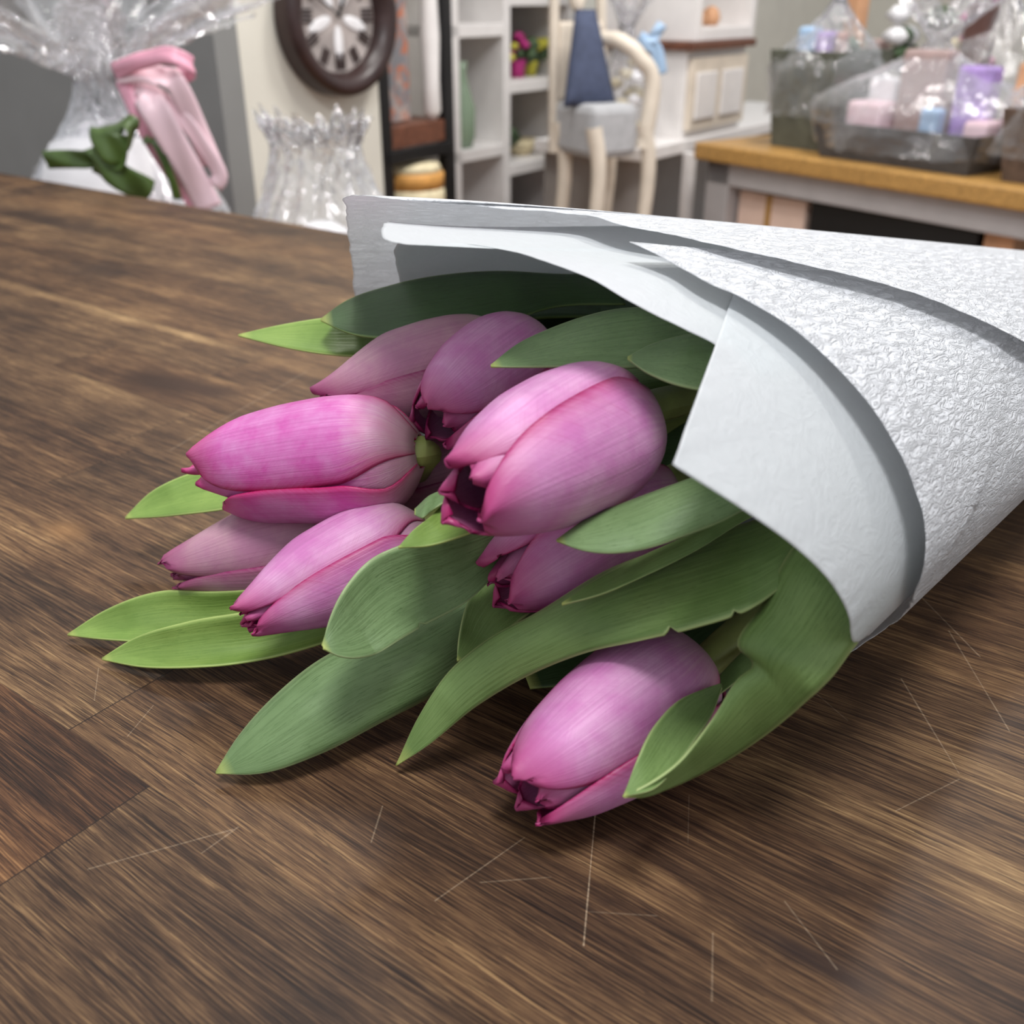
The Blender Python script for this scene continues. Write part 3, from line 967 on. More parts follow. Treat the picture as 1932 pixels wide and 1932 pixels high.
pr = NT('rust_floral_print')
_co = pr.n('ShaderNodeTexCoord').outputs['Object']
_n1 = pr.noise(_co, 16, 4, .6)
_n2 = pr.noise(_co, 26, 3, .6, 1.0)
_c = pr.mix(pr.ramp(_n1, [(.42, (0, 0, 0)), (.55, (1, 1, 1))]), lin((176, 158, 150)), lin((120, 120, 124)))
_c = pr.mix(pr.ramp(_n2, [(.5, (0, 0, 0)), (.62, (1, 1, 1))]), _c, lin((178, 108, 80)))
pr.set(Base_Color=_c, Roughness=.6)
MAT['print'] = pr.m

# ---- floor and walls
fl = box('floor', (0, 2.6, -.05), (9, 8, .1), MAT['floor'], rz=0)
tag(fl, kind='structure')
wc = Fr((-.552, 2.2, 0))
tag(wc.box('wall_centre', (0, .405), (.004, 2.4), (0, 2.5), MAT['wall_cream']), kind='structure')
wl = Fr((-.552, 2.2, 0))
tag(wl.box('wall_left', (-.06, .0), (.0, 3.0), (0, 2.5), MAT['wall_grey'], bevel=.0), kind='structure')
U0 = (-.165, 3.2, 0)
un = Fr(U0)
tag(un.box('wall_back', (-.6, 4.2), (.34, .44), (0, 2.5), MAT['wall_white']), kind='structure')
tag(un.box('wall_right', (4.2, 4.3), (-5.0, .44), (0, 2.5), MAT['wall_white']), kind='structure')


# ---- wall clock
def clock():
    c = wc.at(.262, .0, 1.088)
    R = .163
    root = thing('wall_clock', c, 'round wall clock with a thick dark brown rim on the cream wall', 'clock')
    ax, up, nn = wc.x, np.array([0, 0, 1.]), -wc.y

    def ring(prof, seg=64):
        G = np.zeros((len(prof), seg + 1, 3))
        for i, (r, d) in enumerate(prof):
            for k in range(seg + 1):
                an = 2 * pi * k / seg
                G[i, k] = c + ax * r * cos(an) + up * r * sin(an) + nn * d
        return G
    grid_obj('rim', ring([(R, .002), (R, .040), (R * .97, .052), (R * .88, .056), (R * .78, .048), (R * .72, .030), (R * .70, .018)]), MAT['clockrim'], root)
    f = grid_obj('clock_face', ring([(R * .72, .018), (R * .45, .018), (R * .2, .018), (.001, .018)]), MAT['clockface'], root, smooth=False)
    # numerals as raised bars, pale petal shaped plates between them, and two hands
    bm = bmesh.new()
    for k in range(12):
        an = pi / 2 - 2 * pi * k / 12
        for w in ((-.008, 0, .008) if k % 3 else (-.012, -.004, .004, .012)):
            q = c + (ax * cos(an) + up * sin(an)) * R * .56 + (-ax * sin(an) + up * cos(an)) * w + nn * .021
            r = bmesh.ops.create_cube(bm, size=1.0)
            d = Vector(ax * cos(an) + up * sin(an))
            M = Matrix((d, Vector(-ax * sin(an) + up * cos(an)), Vector(nn))).transposed().to_4x4()
            bmesh.ops.transform(bm, matrix=Matrix.Translation(Vector(q)) @ M @ Matrix.Diagonal((.034, .0035, .003, 1)), verts=r['verts'])
    bm_obj('numerals', bm, MAT['clockrim'], root)
    for nm, an, L, w in (('hour_hand', radians(60), .052, .006), ('minute_hand', radians(150), .078, .004)):
        bm = bmesh.new()
        r = bmesh.ops.create_cube(bm, size=1.0)
        d = Vector(ax * cos(an) + up * sin(an))
        M = Matrix((d, Vector(-ax * sin(an) + up * cos(an)), Vector(nn))).transposed().to_4x4()
        bmesh.ops.transform(bm, matrix=Matrix.Translation(Vector(c + nn * .026) + d * L * .42) @ M @ Matrix.Diagonal((L, w, .002, 1)), verts=r['verts'])
        bm_obj(nm, bm, MAT['black'], root)
    bm = bmesh.new()
    for k in range(5):
        an = pi / 2 + pi + 2 * pi * k / 5
        q = Vector(c + (ax * cos(an) + up * sin(an)) * R * .34 + nn * .0195)
        r = bmesh.ops.create_uvsphere(bm, u_segments=16, v_segments=8, radius=1)
        d = Vector(ax * cos(an) + up * sin(an))
        M = Matrix((d, Vector(-ax * sin(an) + up * cos(an)), Vector(nn))).transposed().to_4x4()
        bmesh.ops.transform(bm, matrix=Matrix.Translation(q) @ M @ Matrix.Diagonal((.036, .013, .002, 1)), verts=r['verts'])
    bm_obj('face_ornament', bm, MAT['whitestuff'], root, True)


clock()

# ---- black metal shelf with a brown board
k0 = PD(722, 260, 2.62)
k1 = PD(842, 260, 2.86)
kd = k1 - k0
kr = atan2(kd[1], kd[0])
KL = math.hypot(kd[0], kd[1])
kf = Fr((k0[0], k0[1], 0), kr)
root = thing('shelf_unit', kf.at(0, 0, 0), 'tall black metal shelf unit with a red brown board, beside the clock wall', 'shelf')
for x in (0, KL):
    for y in (0, .26):
        kf.box('post', (x - .021, x + .021), (y - .015, y + .015), (0, 1.75), MAT['black'], root)
zb = PD(775, 256, 2.7)[2]
kf.box('shelf_board', (-.02, KL + .02), (-.01, .27), (zb - .028, zb + .026), MAT['brownwood'], root)
kf.box('cross_bar', (.0, KL), (-.02, .0), (zb - .062, zb - .03), MAT['black'], root)
kf.box('shelf_board', (-.02, KL + .02), (-.01, .27), (zb + .52, zb + .56), MAT['brownwood'], root)
kf.box('shelf_board', (-.02, KL + .02), (-.01, .27), (zb - .30, zb - .265), MAT['brownwood'], root)
kf.box('side_panel', (-.03, .045), (.02, .25), (zb + .03, 1.7), MAT['black'], root)
tag(kf.box('framed_print', (.048, .165), (.03, .045), (zb + .03, zb + .46), MAT['print']), 'tall rust and grey patterned print standing on the black shelf unit', 'picture')
bm = bmesh.new()
bm_lathe(bm, [(.012, 0), (.024, .02), (.022, .10), (.026, .2), (.022, .3), (.028, .40), (.02, .42)], kf.at(KL - .048, .01, zb + .027), 16)
tag(bm_obj('pillar_candle', bm, MAT['white'], None, True), 'slim white candle pillar standing beside the rust patterned print', 'candle')
zc = zb - .262
root = thing('storage_basket', kf.at(KL / 2, .12, zc), 'round cream basket with an amber band on the lower black shelf', 'basket')
bm = bmesh.new()
bm_lathe(bm, [(.07, 0), (.085, .04), (.09, .10), (.088, .125)], kf.at(KL / 2 + .012, .03, zc), 28)
bm_obj('basket_body', bm, MAT['cream'], root, True)
bm = bmesh.new()
bm_lathe(bm, [(.088, .125), (.089, .16), (.084, .168)], kf.at(KL / 2 + .012, .03, zc), 28)
bm_obj('basket_band', bm, MAT['amber'], root, True)
bm = bmesh.new()
bm_lathe(bm, [(.084, .168), (.076, .185), (.05, .19)], kf.at(KL / 2 + .012, .03, zc), 28)
bm_obj('basket_lid', bm, MAT['cream'], root, True)

# ---- white cubby shelf unit
root = thing('cubby_shelf', un.at(.3, .15, 0), 'white open cubby shelf unit holding vases and small flowers', 'shelf')
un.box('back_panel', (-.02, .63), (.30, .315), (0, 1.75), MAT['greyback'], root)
for x in (-.02, .235, .60):
    un.box('divider', (x, x + .036), (0, .30), (0, 1.75), MAT['white'], root)
for x0, x1, zs in ((-.02, .235, (.26, .685, 1.035, 1.40)), (.27, .60, (.30, .615, .868, 1.118, 1.40))):
    for z in zs:
        un.box('shelf', (x0, x1), (0, .30), (z - .018, z + .018), MAT['white'], root)


def lathe_obj(name, prof, c, mat, parent=None, seg=20):
    bm = bmesh.new()
    bm_lathe(bm, prof, c, seg)
    return bm_obj(name, bm, mat, parent, True)


def blobs(name, pts, r, mat, parent, seed=0, squash=.8):
    rs = np.random.RandomState(seed)
    bm = bmesh.new()
    for p in pts:
        rr = r * (.7 + .6 * rs.rand())
        ret = bmesh.ops.create_icosphere(bm, subdivisions=2, radius=rr)
        for v in ret['verts']:
            v.co *= 1 + .28 * sin(5 * atan2(v.co.y, v.co.x) + rs.rand() * .3)
            v.co.z *= squash
        bmesh.ops.translate(bm, verts=ret['verts'], vec=Vector([float(a) for a in p]))
    return bm_obj(name, bm, mat, parent, True)


def posy(c, h, mats, label, seed, pot='white', pr_=.028, spread=.05):
    rs = np.random.RandomState(seed)
    root = thing('flower_pot', c, label, 'potted flowers')
    lathe_obj('pot', [(pr_ * .7, 0), (pr_, h * .35), (pr_ * 1.05, h * .42)], c, MAT[pot], root, 16)
    blobs('foliage', [np.array(c) + np.array([rs.uniform(-1, 1) * spread, rs.uniform(-1, 1) * spread * .7, h * rs.uniform(.45, .75)]) for _ in range(9)], .018, MAT['plantgreen'], root, seed, 1.1)
    for mt in mats:
        blobs('blossom', [np.array(c) + np.array([rs.uniform(-1, 1) * spread, rs.uniform(-1, 1) * spread * .7, h * rs.uniform(.6, 1.0)]) for _ in range(5)], .017, MAT[mt], root, seed + 1)
    return root


for x, y, z, s, lb in ((.085, .05, .704, 1.15, 'tall green glass bottle vase in the left cubby, behind the black post'), (.13, .17, .704, .8, 'shorter clear green glass vase standing beside the tall bottle vase'),
                       (.13, .12, 1.054, .55, 'small glass bowl on the upper left cubby shelf')):
    r = lathe_obj('glass_vase', [(.026 * s, 0), (.034 * s, .03 * s), (.036 * s, .10 * s), (.02 * s, .15 * s), (.012 * s, .19 * s), (.016 * s, .215 * s)], un.at(x, y, z), MAT['glass'])
    tag(r, lb, 'vase')
posy(un.at(.345, .10, .887), .10, ('yellow', 'magenta'), 'potted yellow and pink flowers at the left of the upper cubby', 3, 'crate')
posy(un.at(.43, .09, .887), .13, ('magenta', 'magenta'), 'potted magenta flowers in the middle of the upper cubby', 4, 'magenta', .03)
posy(un.at(.53, .11, .887), .11, ('yellow', 'yellow'), 'potted yellow green flowers at the right of the upper cubby', 5, 'yellow')
posy(un.at(.34, .10, .634), .12, ('lilac',), 'dark leafy plant in a purple pot in the middle cubby', 6, 'navy', .03)
tag(lathe_obj('ceramic_bowl', [(.03, 0), (.06, .03), (.07, .05), (.064, .052), (.02, .012)], un.at(.49, .12, .634), MAT['cream']), 'low cream bowl in the middle cubby beside the purple pot', 'bowl')
tag(lathe_obj('ceramic_bowl', [(.05, 0), (.07, .05), (.06, .12), (.04, .14)], un.at(.42, .12, .319), MAT['mauve']), 'round mauve jar low in the cubby unit', 'jar')

# ---- armchair with a navy cushion
ac = PD(1160, 300, 2.72)
ch = Fr((ac[0], ac[1], 0), radians(30))
root = thing('armchair', ch.at(0, 0, 0), 'cream painted armchair with a grey seat beside the cubby shelves', 'armchair')
zs = PD(1140, 198, 2.72)[2]
ze = PD(1140, 300, 2.72)[2]
ch.box('seat', (-.07, .075), (0, .2), (ze, zs), MAT['greycloth'], root, .02)
for x, y in ((-.06, .015), (.09, .0), (-.06, .18), (.09, .18)):
    q = [ch.at(x, y, ze + .08), ch.at(x + .015, y - .01, ze - .04), ch.at(x - .005, y, ze * .5), ch.at(x - .02, y, .0)]
    tube('leg', q, .022, .015, MAT['creamwood'], root, n=24)
q = [ch.at(.09, 0, ze + .02), ch.at(.11, .0, zs + .02), ch.at(.075, .02, zs + .11), ch.at(.05, .05, zs + .14), ch.at(.03, .12, zs + .15)]
tube('arm', q, .022, .018, MAT['creamwood'], root, n=30)
q = [ch.at(-.07, .19, ze), ch.at(-.07, .2, zs + .17), ch.at(0, .2, zs + .22), ch.at(.08, .2, zs + .17), ch.at(.09, .19, ze)]
tube('backrest_frame', q, .014, .014, MAT['creamwood'], root, n=40)
ch.box('backrest', (-.06, .08), (.185, .2), (zs, zs + .19), MAT['creamwood'], root, .01)
# cushion: a pillow standing on one corner
cu0 = PD(1118, 128, 3.70)
G = np.zeros((2, 2, 3))
bm = bmesh.new()
rr = bmesh.ops.create_grid(bm, x_segments=14, y_segments=14, size=1)
for v in bm.verts:
    e = (1 - v.co.x ** 4) * (1 - v.co.y ** 4)
    v.co.z = .28 * e
    v.co.x *= 1 - .45 * v.co.y
r2 = bmesh.ops.duplicate(bm, geom=bm.verts[:] + bm.edges[:] + bm.faces[:])
for v in [g for g in r2['geom'] if isinstance(g, bmesh.types.BMVert)]:
    v.co.z *= -1
bmesh.ops.remove_doubles(bm, verts=bm.verts, dist=.0001)
bmesh.ops.recalc_face_normals(bm, faces=bm.faces)
Mx = Matrix.Translation(Vector(ch.at(-.028, .10, zs + .105))) @ Matrix.Rotation(radians(20), 4, 'Z') @ Matrix.Rotation(radians(78), 4, 'X') @ Matrix.Diagonal((.052, .115, .08, 1))
bmesh.ops.transform(bm, matrix=Mx, verts=bm.verts)
tag(bm_obj('cushion', bm, MAT['navy'], None, True), 'navy blue cushion standing on the grey seat of the armchair', 'cushion')

# ---- white bench along the wall with a cabinet
b0 = P(1225, 280, -.15)
bn = Fr((b0[0], b0[1], 0))
TB = .75
root = thing('display_bench', bn.at(.4, .2, 0), 'long white display bench running along the back wall', 'bench')
bn.box('bench_top', (-.02, 1.5), (0, .38), (TB - .035, TB), MAT['white'], root)
for x in (0.02, 1.44):
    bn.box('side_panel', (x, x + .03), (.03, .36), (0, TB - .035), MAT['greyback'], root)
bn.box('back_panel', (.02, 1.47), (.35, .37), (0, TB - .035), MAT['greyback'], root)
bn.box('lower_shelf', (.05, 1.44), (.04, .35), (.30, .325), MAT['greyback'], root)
tag(bn.box('storage_box', (.06, .30), (.08, .34), (.325, .50), MAT['oak']), 'golden wooden box on the lower shelf of the white bench', 'box')
# cabinet standing on the bench
cx0, cx1 = .245, .64
zt_ = PD(1360, 90, 3.3)[2]
root = thing('small_cabinet', bn.at((cx0 + cx1) / 2, .12, TB), 'white panelled cabinet standing on the display bench', 'cabinet')
bn.box('body', (cx0, cx1), (.03, .34), (TB, zt_), MAT['white'], root)
bn.box('door', (cx0 + .01, cx1 - .01), (.012, .03), (TB + .02, zt_ - .02), MAT['creamwood'], root)
for a_, b_ in ((cx0 + .03, cx0 + .16), (cx0 + .20, cx1 - .05)):
    bn.box('door_moulding', (a_, b_), (.004, .012), (TB + .05, zt_ - .06), MAT['white'], root)
bn.box('cabinet_top', (cx0 - .02, cx1 + .01), (.0, .35), (zt_, zt_ + .022), MAT['brownwood'], root)
root = thing('display_box', bn.at((cx0 + cx1) / 2, .12, zt_ + .022), 'open white display box stacked on top of the panelled cabinet', 'display box')
z0 = zt_ + .022
bn.box('frame_side', (cx0 + .03, cx0 + .06), (.02, .33), (z0, z0 + .42), MAT['white'], root)
bn.box('frame_side', (cx1 + .0, cx1 + .03), (.02, .33), (z0, z0 + .42), MAT['white'], root)
bn.box('frame_bottom', (cx0 + .06, cx1), (.02, .33), (z0, z0 + .035), MAT['white'], root)
bn.box('frame_top', (cx0 + .06, cx1), (.02, .33), (z0 + .39, z0 + .42), MAT['white'], root)
bn.box('back_panel', (cx0 + .06, cx1), (.32, .33), (z0 + .03, z0 + .40), MAT['wall_white'], root)
for i, x in enumerate((.36, .46, .56)):
    tag(lathe_obj('wooden_trinket', [(.02, 0), (.03, .02), (.022, .045), (.008, .055)], bn.at(x, .12, z0 + .035), MAT['crate'], None, 12),
        ['leftmost', 'middle', 'rightmost'][i] + ' of the small pine coloured trinkets in the open white display box', 'ornament', 'trinkets in the display box')


# ---- cellophane wraps
def cello(name, c, rb, zn, rn, rf, zf, folds, parent, mat='film', seed=0, sx=1.0, sy=1.0, lean=(0, 0), rz=0.0, zb=0.0):
    """c: base centre; zn neck height, rn neck radius; rf, zf: radius and height of the flared collar"""
    rs = np.random.RandomState(seed)
    nu, nv = 46, 150
    ph = rs.rand(8) * 6.28
    am = rs.uniform(.6, 1.4, nv + 1)
    am[-1] = am[0]
    sp = rs.uniform(.5, 1.15, folds)
    G = np.zeros((nu, nv + 1, 3))
    for i in range(nu):
        u = i / (nu - 1)
        for j in range(nv + 1):
            an = 2 * pi * j / nv
            if u < .6:
                f = u / .6
                r = rb * (1 - sstep(.35, 1, f)) + rn * sstep(.35, 1, f)
                r *= 1 + .06 * sin(3 * an + ph[0] + 4 * f) + .05 * sin(7 * an + ph[1] - 6 * f) + .05 * f * sin(17 * an + ph[2])
                z = zb + (zn - zb) * f
            else:
                f = (u - .6) / .4
                fold = .5 + .5 * sin(folds * an + ph[3] + .6 * sin(2 * an + ph[4]))
                k = int(an / (2 * pi) * folds) % folds
                tip = sp[k] * (.4 + .6 * fold)
                r = rn + (rf - rn) * f * (.45 + .75 * fold) * (.7 + .3 * tip)
                z = zn + (zf - zn) * f * tip * (1.1 - .3 * f)
            x, y = sx * r * cos(an), sy * r * sin(an)
            x, y = x * cos(rz) - y * sin(rz), x * sin(rz) + y * cos(rz)
            G[i, j] = np.array(c) + np.array([x + lean[0] * u, y + lean[1] * u, z]) + rs.randn(3) * .0022
    return grid_obj(name, G, MAT[mat], parent, smooth=True)


def ribbon(name, pts, w, mat, parent=None, wdir=(0, 0, 1), n=40, pleat=.2):
    c = catmull(pts, n)
    wd = np.array(wdir, float)
    G = np.zeros((n, 7, 3))
    for i in range(n):
        d = c[min(i + 1, n - 1)] - c[max(i - 1, 0)]
        d /= np.linalg.norm(d)
        s = wd - (wd @ d) * d
        s /= np.linalg.norm(s)
        nn = np.cross(d, s)
        for j in range(7):
            v = (j / 6 - .5)
            G[i, j] = c[i] + s * v * w + nn * w * pleat * (.25 - v * v) + nn * w * .1 * sin(8 * i / n + 5 * v)
    return grid_obj(name, G, MAT[mat], parent, solid=.0015)


# low table behind the counter that carries the wrapped gifts
lt = Fr((-.42, 1.98, 0), radians(-36.4))
root = thing('low_table', lt.at(.0, 0, 0), 'low brown table behind the counter carrying the wrapped gifts', 'table')
ZL = .62
lt.box('table_top', (-.75, .62), (-.34, .02), (ZL - .03, ZL), MAT['brownwood'], root)
for x in (-.70, .57):
    for y in (-.30, -.02):
        lt.box('leg', (x - .02, x + .02), (y - .02, y + .02), (0, ZL - .03), MAT['brownwood'], root)

gc = PD(205, 250, 1.66)
gc = np.array([gc[0], gc[1], ZL])
root = thing('gift_basket', gc, 'large cellophane wrapped gift at the left with a pink bow and green ribbon', 'wrapped gift')
zn = PD(230, 135, 1.6)[2] - ZL
zf = PD(230, -170, 1.6)[2] - ZL
cello('cellophane', gc, .175, zn, .035, .34, zf + .03, 11, root, 'film', 3, 1.05, .8)
cello('cellophane', gc + np.array([.0, -.01, 0]), .15, zn - .01, .03, .24, zf - .08, 8, root, 'filmwhite', 4, 1.0, .8, zb=.02)
lathe_obj('basket', [(.10, 0), (.13, .05), (.135, .12), (.12, .125), (.1, .04)], gc + np.array([0, 0, .001]), MAT['slate'], root)
lathe_obj('tissue_filling', [(.115, .10), (.13, .17), (.12, .24), (.09, .30), (.03, .33)], gc, MAT['whitestuff'], root)
Y1 = 1.46


def G1(px, py, y=1.5):
    return PD(px, py, y)


ribbon('bow_loop', [G1(215, 135, 1.5), G1(275, 112, 1.46), G1(335, 108, 1.44), G1(362, 122, 1.45), G1(345, 142, 1.48), G1(280, 138, 1.5), G1(225, 142, 1.52)], .022, 'pink', root, (0, .2, 1))
ribbon('ribbon_tail', [G1(225, 135, 1.5), G1(300, 145, 1.47), G1(345, 180, 1.45), G1(370, 240, 1.46), G1(400, 310, 1.47)], .030, 'palepink', root, (.9, 0, .5))
ribbon('ribbon_tail', [G1(270, 170, 1.5), G1(300, 220, 1.45), G1(340, 290, 1.45), G1(385, 375, 1.46), G1(395, 395, 1.46)], .040, 'palepink', root, (.9, 0, .4))
ribbon('ribbon_tail', [G1(250, 160, 1.5), G1(320, 200, 1.46), G1(375, 262, 1.455), G1(415, 335, 1.46), G1(405, 350, 1.46)], .022, 'palepink', root, (.9, 0, .4))
ribbon('ribbon_tail', [G1(230, 150, 1.5), G1(262, 220, 1.48), G1(320, 320, 1.47), G1(370, 390, 1.47)], .022, 'pink', root, (.9, 0, .4))
# green ribbon tied round it
ribbon('green_ribbon', [G1(86, 302, 1.45), G1(130, 300, 1.44), G1(175, 300, 1.43), G1(200, 296, 1.43)], .024, 'gr_ribbon', root, (0, 0, 1))
ribbon('green_ribbon', [G1(178, 262, 1.43), G1(210, 250, 1.42), G1(246, 246, 1.41), G1(238, 285, 1.41), G1(195, 290, 1.42), G1(176, 272, 1.43)], .030, 'gr_ribbon', root, (.3, .6, .8))
ribbon('green_ribbon', [G1(175, 268, 1.41), G1(205, 278, 1.40), G1(240, 285, 1.41)], .040, 'gr_ribbon', root, (.0, 0, 1))
ribbon('green_ribbon', [G1(176, 300, 1.42), G1(205, 318, 1.41), G1(235, 338, 1.41), G1(262, 352, 1.42), G1(282, 364, 1.43)], .036, 'gr_ribbon', root, (.2, 0, 1))
ribbon('green_ribbon', [G1(272, 262, 1.46), G1(305, 290, 1.45), G1(325, 340, 1.45), G1(335, 375, 1.46)], .012, 'gr_ribbon', root, (1, 0, .3))

gc2 = PD(600, 330, 1.56)
gc2 = np.array([gc2[0], gc2[1], ZL])
zn2 = PD(600, 285, 1.56)[2] - ZL
zf2 = PD(600, 170, 1.56)[2] - ZL
root = thing('gift_bag', gc2, 'small milky cellophane gift in front of the cream clock wall', 'wrapped gift')
cello('cellophane', gc2, .13, zn2 + .01, .065, .085, zf2 - .005, 19, root, 'filmwhite', 8, 1.0, .8)
lathe_obj('tissue_filling', [(.07, 0), (.085, .06), (.08, .12), (.05, .17), (.02, .19)], gc2 + np.array([0, 0, .003]), MAT['whitestuff'], root)
bx = PD(438, 372, 1.72)
tag(box('wooden_block', (bx[0], bx[1], ZL + .055), (.08, .08, .11), MAT['brownwood']), 'small brown wooden box between the two wrapped gifts', 'box')

# ---- display table at the right
ZT = TABLE - .14
t0 = P(1310, 268, -.14)
t1 = P(1932, 358, -.14)
dr = t1 - t0
tz = atan2(dr[1], dr[0])
tb = Fr((t0[0], t0[1], 0), tz)
TL = 1.45
root = thing('display_table', tb.at(TL / 2, .3, 0), 'golden oak topped display table with light grey painted frame', 'table')
tb.box('table_top', (0, TL), (0, .62), (ZT - .045, ZT), MAT['oak'], root, .006)
tb.box('apron', (.03, TL - .03), (.03, .05), (ZT - .108, ZT - .046), MAT['greypaint'], root)
tb.box('apron', (.03, .05), (.05, .57), (ZT - .108, ZT - .046), MAT['greypaint'], root)
for x in (.03, TL - .12):
    for y in (.03, .52):
        tb.box('leg', (x, x + .085), (y, y + .07), (0, ZT - .046), MAT['greypaint'], root)
tb.box('lower_shelf', (.04, TL - .04), (.05, .56), (.22, .245), MAT['greypaint'], root)
# white post of a stand beside the table
wp = PD(1299, 330, 3.06)
tag(box('white_post', (wp[0], wp[1], .36), (.03, .03, .72), MAT['white'], None, tz), 'narrow white post standing beside the left leg of the oak topped table', 'post')
# boxes on the lower shelf
root = thing('cardboard_box', tb.at(.25, .25, .245), 'pale pink cardboard box on the lower shelf under the table', 'box')
tb.box('carton', (.125, .36), (.07, .46), (.245, .64), MAT['card'], root)
tb.box('tape_strip', (.225, .245), (.068, .071), (.40, .64), MAT['oak'], root, .0005)
tag(tb.box('black_crate', (.385, .86), (.06, .46), (.245, .645), MAT['black']), 'large black crate on the lower shelf under the table', 'crate')
tag(tb.box('pine_crate', (.875, .945), (.06, .46), (.245, .65), MAT['crate']), 'narrow warm pine crate right of the black crate', 'crate')
tag(tb.box('black_bin', (.965, 1.2), (.06, .46), (.245, .60), MAT['black']), 'smaller black bin right of the narrow pine crate', 'bin')


def tray(name, x, y, h, mat, parent, flare=.02, t=.012):
    """open topped tray with sloping sides"""
    bm = bmesh.new()
    z0 = ZT + .001
    def rect(a, z):
        return [bm.verts.new(tuple(tb.at(xx, yy, z))) for xx, yy in ((x[0] - a, y[0] - a), (x[1] + a, y[0] - a), (x[1] + a, y[1] + a), (x[0] - a, y[1] + a))]
    A, B_, C_, D_ = rect(-flare, z0), rect(0, z0 + h), rect(-t, z0 + h), rect(-flare - t, z0 + t)
    for p, q in ((A, B_), (B_, C_), (C_, D_)):
        for k in range(4):
            bm.faces.new((p[k], p[(k + 1) % 4], q[(k + 1) % 4], q[k]))
    bm.faces.new(list(reversed(A)))
    bm.faces.new(D_)
    return bm_obj(name, bm, MAT[mat], parent)


def tbx(px, ly):
    """length along the table at which a spot ly metres in from its front edge stands under photo column px"""
    r = ray(px, 100)
    k = r[0] / r[1]
    o, d, n = tb.o, tb.x, tb.y
    return float((k * (o[1] + n[1] * ly) - o[0] - n[0] * ly) / (d[0] - k * d[1]))


def gift(label, x, y, h, mat, zn, rf, seed, contents, film='film', extra=.03, folds=9):
    c = tb.at((x[0] + x[1]) / 2, (y[0] + y[1]) / 2, ZT + .001)
    root = thing('gift_hamper', c, label, 'wrapped gift', 'wrapped gift hampers on the oak topped table')
    tray('tray', x, y, h, mat, root)
    lx, ly = (x[1] - x[0]) / 2, (y[1] - y[0]) / 2
    cello('cellophane', c + np.array([0, 0, h * .35]), 1.32, zn - h * .3, .12, rf / lx, zn + .22, folds, root, film, seed, lx, ly, rz=tz)
    for k, (nm, px, py, sx_, sy_, sz_, mt) in enumerate(contents):
        z0 = h * .4
        if nm == 'packet':
            tb.box(nm, (x[0] + px, x[0] + px + sx_), (y[0] + py, y[0] + py + sy_), (ZT + z0, ZT + z0 + sz_), MAT[mt], root, .01)
        else:
            blobs(nm, [tb.at(x[0] + px + sx_ * math.cos(q * 2.1) * .5, y[0] + py + sy_ * sin(q * 2.1) * .5, ZT + z0 + sz_ * (.4 + .12 * (q % 4))) for q in range(6)], sx_ * .32, MAT[mt], root, k + seed)
    return root


gift('wrapped grey tray hamper with pink and lilac packets in the middle of the oak table', (.37, .82), (.04, .32), .085, 'slate', .27, .22, 21,
     [('packet', .16, .10, .12, .06, .22, 'mauve'), ('packet', .31, .10, .09, .05, .19, 'lilac'), ('packet', .27, .04, .05, .04, .10, 'bl_ribbon'), ('packet', .05, .06, .10, .08, .10, 'palepink'),
      ('packet', .38, .05, .06, .08, .08, 'palepink'), ('packet', .04, .15, .08, .06, .15, 'whitestuff'), ('packet', .42, .16, .03, .03, .20, 'crate')])
gift('wrapped grey olive crate hamper at the left end of the oak table', (.155, .37), (.10, .34), .24, 'olive', .36, .12, 22,
     [('packet', .04, .05, .05, .05, .20, 'bl_ribbon'), ('packet', .10, .05, .05, .05, .19, 'lilac'), ('packet', .16, .05, .03, .03, .19, 'mauve'), ('filling', .09, .12, .12, .06, .2, 'plantgreen')])
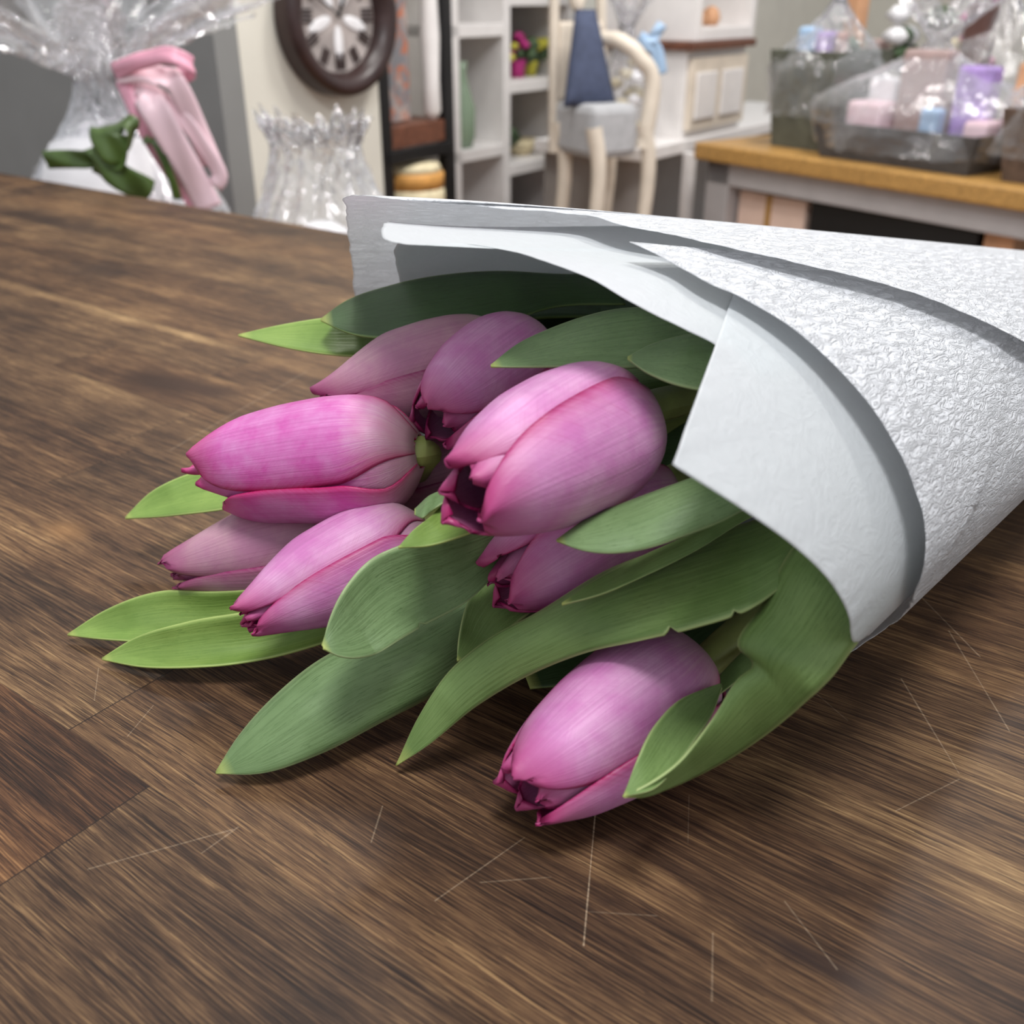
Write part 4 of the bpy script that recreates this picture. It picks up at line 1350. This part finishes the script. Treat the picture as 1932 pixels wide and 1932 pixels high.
gift('wrapped brown basket hamper at the right end of the oak table', (.86, 1.16), (.05, .34), .15, 'brownbox', .30, .2, 23,
     [('packet', .05, .08, .06, .05, .22, 'lilac'), ('filling', .15, .1, .1, .1, .14, 'whitestuff'), ('packet', .15, .08, .05, .05, .2, 'bl_ribbon')])
gift('tall wrapped hamper with a chocolate brown carton behind the grey tray', (.74, 1.0), (.42, .58), .12, 'brownbox', .42, .16, 24,
     [('packet', tbx(1835, .46) - .74 - .03, .02, .07, .05, .30, 'redbrown'), ('packet', tbx(1800, .46) - .74 - .02, .02, .03, .04, .22, 'cream'), ('filling', tbx(1840, .5) - .74, .08, .07, .04, .42, 'magenta')])
gift('wrapped hamper with white and green flowers behind the grey tray', (.42, .70), (.42, .58), .10, 'brownbox', .40, .18, 25,
     [('packet', tbx(1590, .48) - .42, .04, .05, .05, .36, 'crate'), ('packet', tbx(1640, .48) - .42, .04, .05, .05, .22, 'mauve'), ('filling', tbx(1730, .5) - .42, .07, .12, .06, .36, 'plantgreen'), ('filling', tbx(1720, .5) - .42, .05, .08, .06, .44, 'whitestuff')])

# ---- cellophane gift with blue ribbon on the bench
bc = bn.at(.12, .16, TB)
root = thing('gift_bag', bc, 'slim cellophane gift with a pale blue ribbon on the white bench', 'wrapped gift')
cello('cellophane', bc, .075, .30, .02, .09, .52, 6, root, 'film', 31)
blobs('filling', [bc + np.array([.03 * cos(k * 2.2), .03 * sin(k * 2.2), .04 + .028 * k]) for k in range(7)], .024, MAT['cream'], root, 5)
blobs('filling', [bc + np.array([.03 * cos(k * 2.9 + 1), .03 * sin(k * 2.9), .05 + .03 * k]) for k in range(5)], .020, MAT['whitestuff'], root, 6)
y_ = bc[1] - .06
ribbon('ribbon_bow', [PD(1205, 70, y_), PD(1222, 82, y_), PD(1240, 100, y_), PD(1248, 140, y_)], .035, 'bl_ribbon', root, (1, 0, .3))
ribbon('ribbon_bow', [PD(1250, 45, y_), PD(1236, 66, y_), PD(1222, 80, y_)], .03, 'bl_ribbon', root, (1, 0, .3))
'''
'''
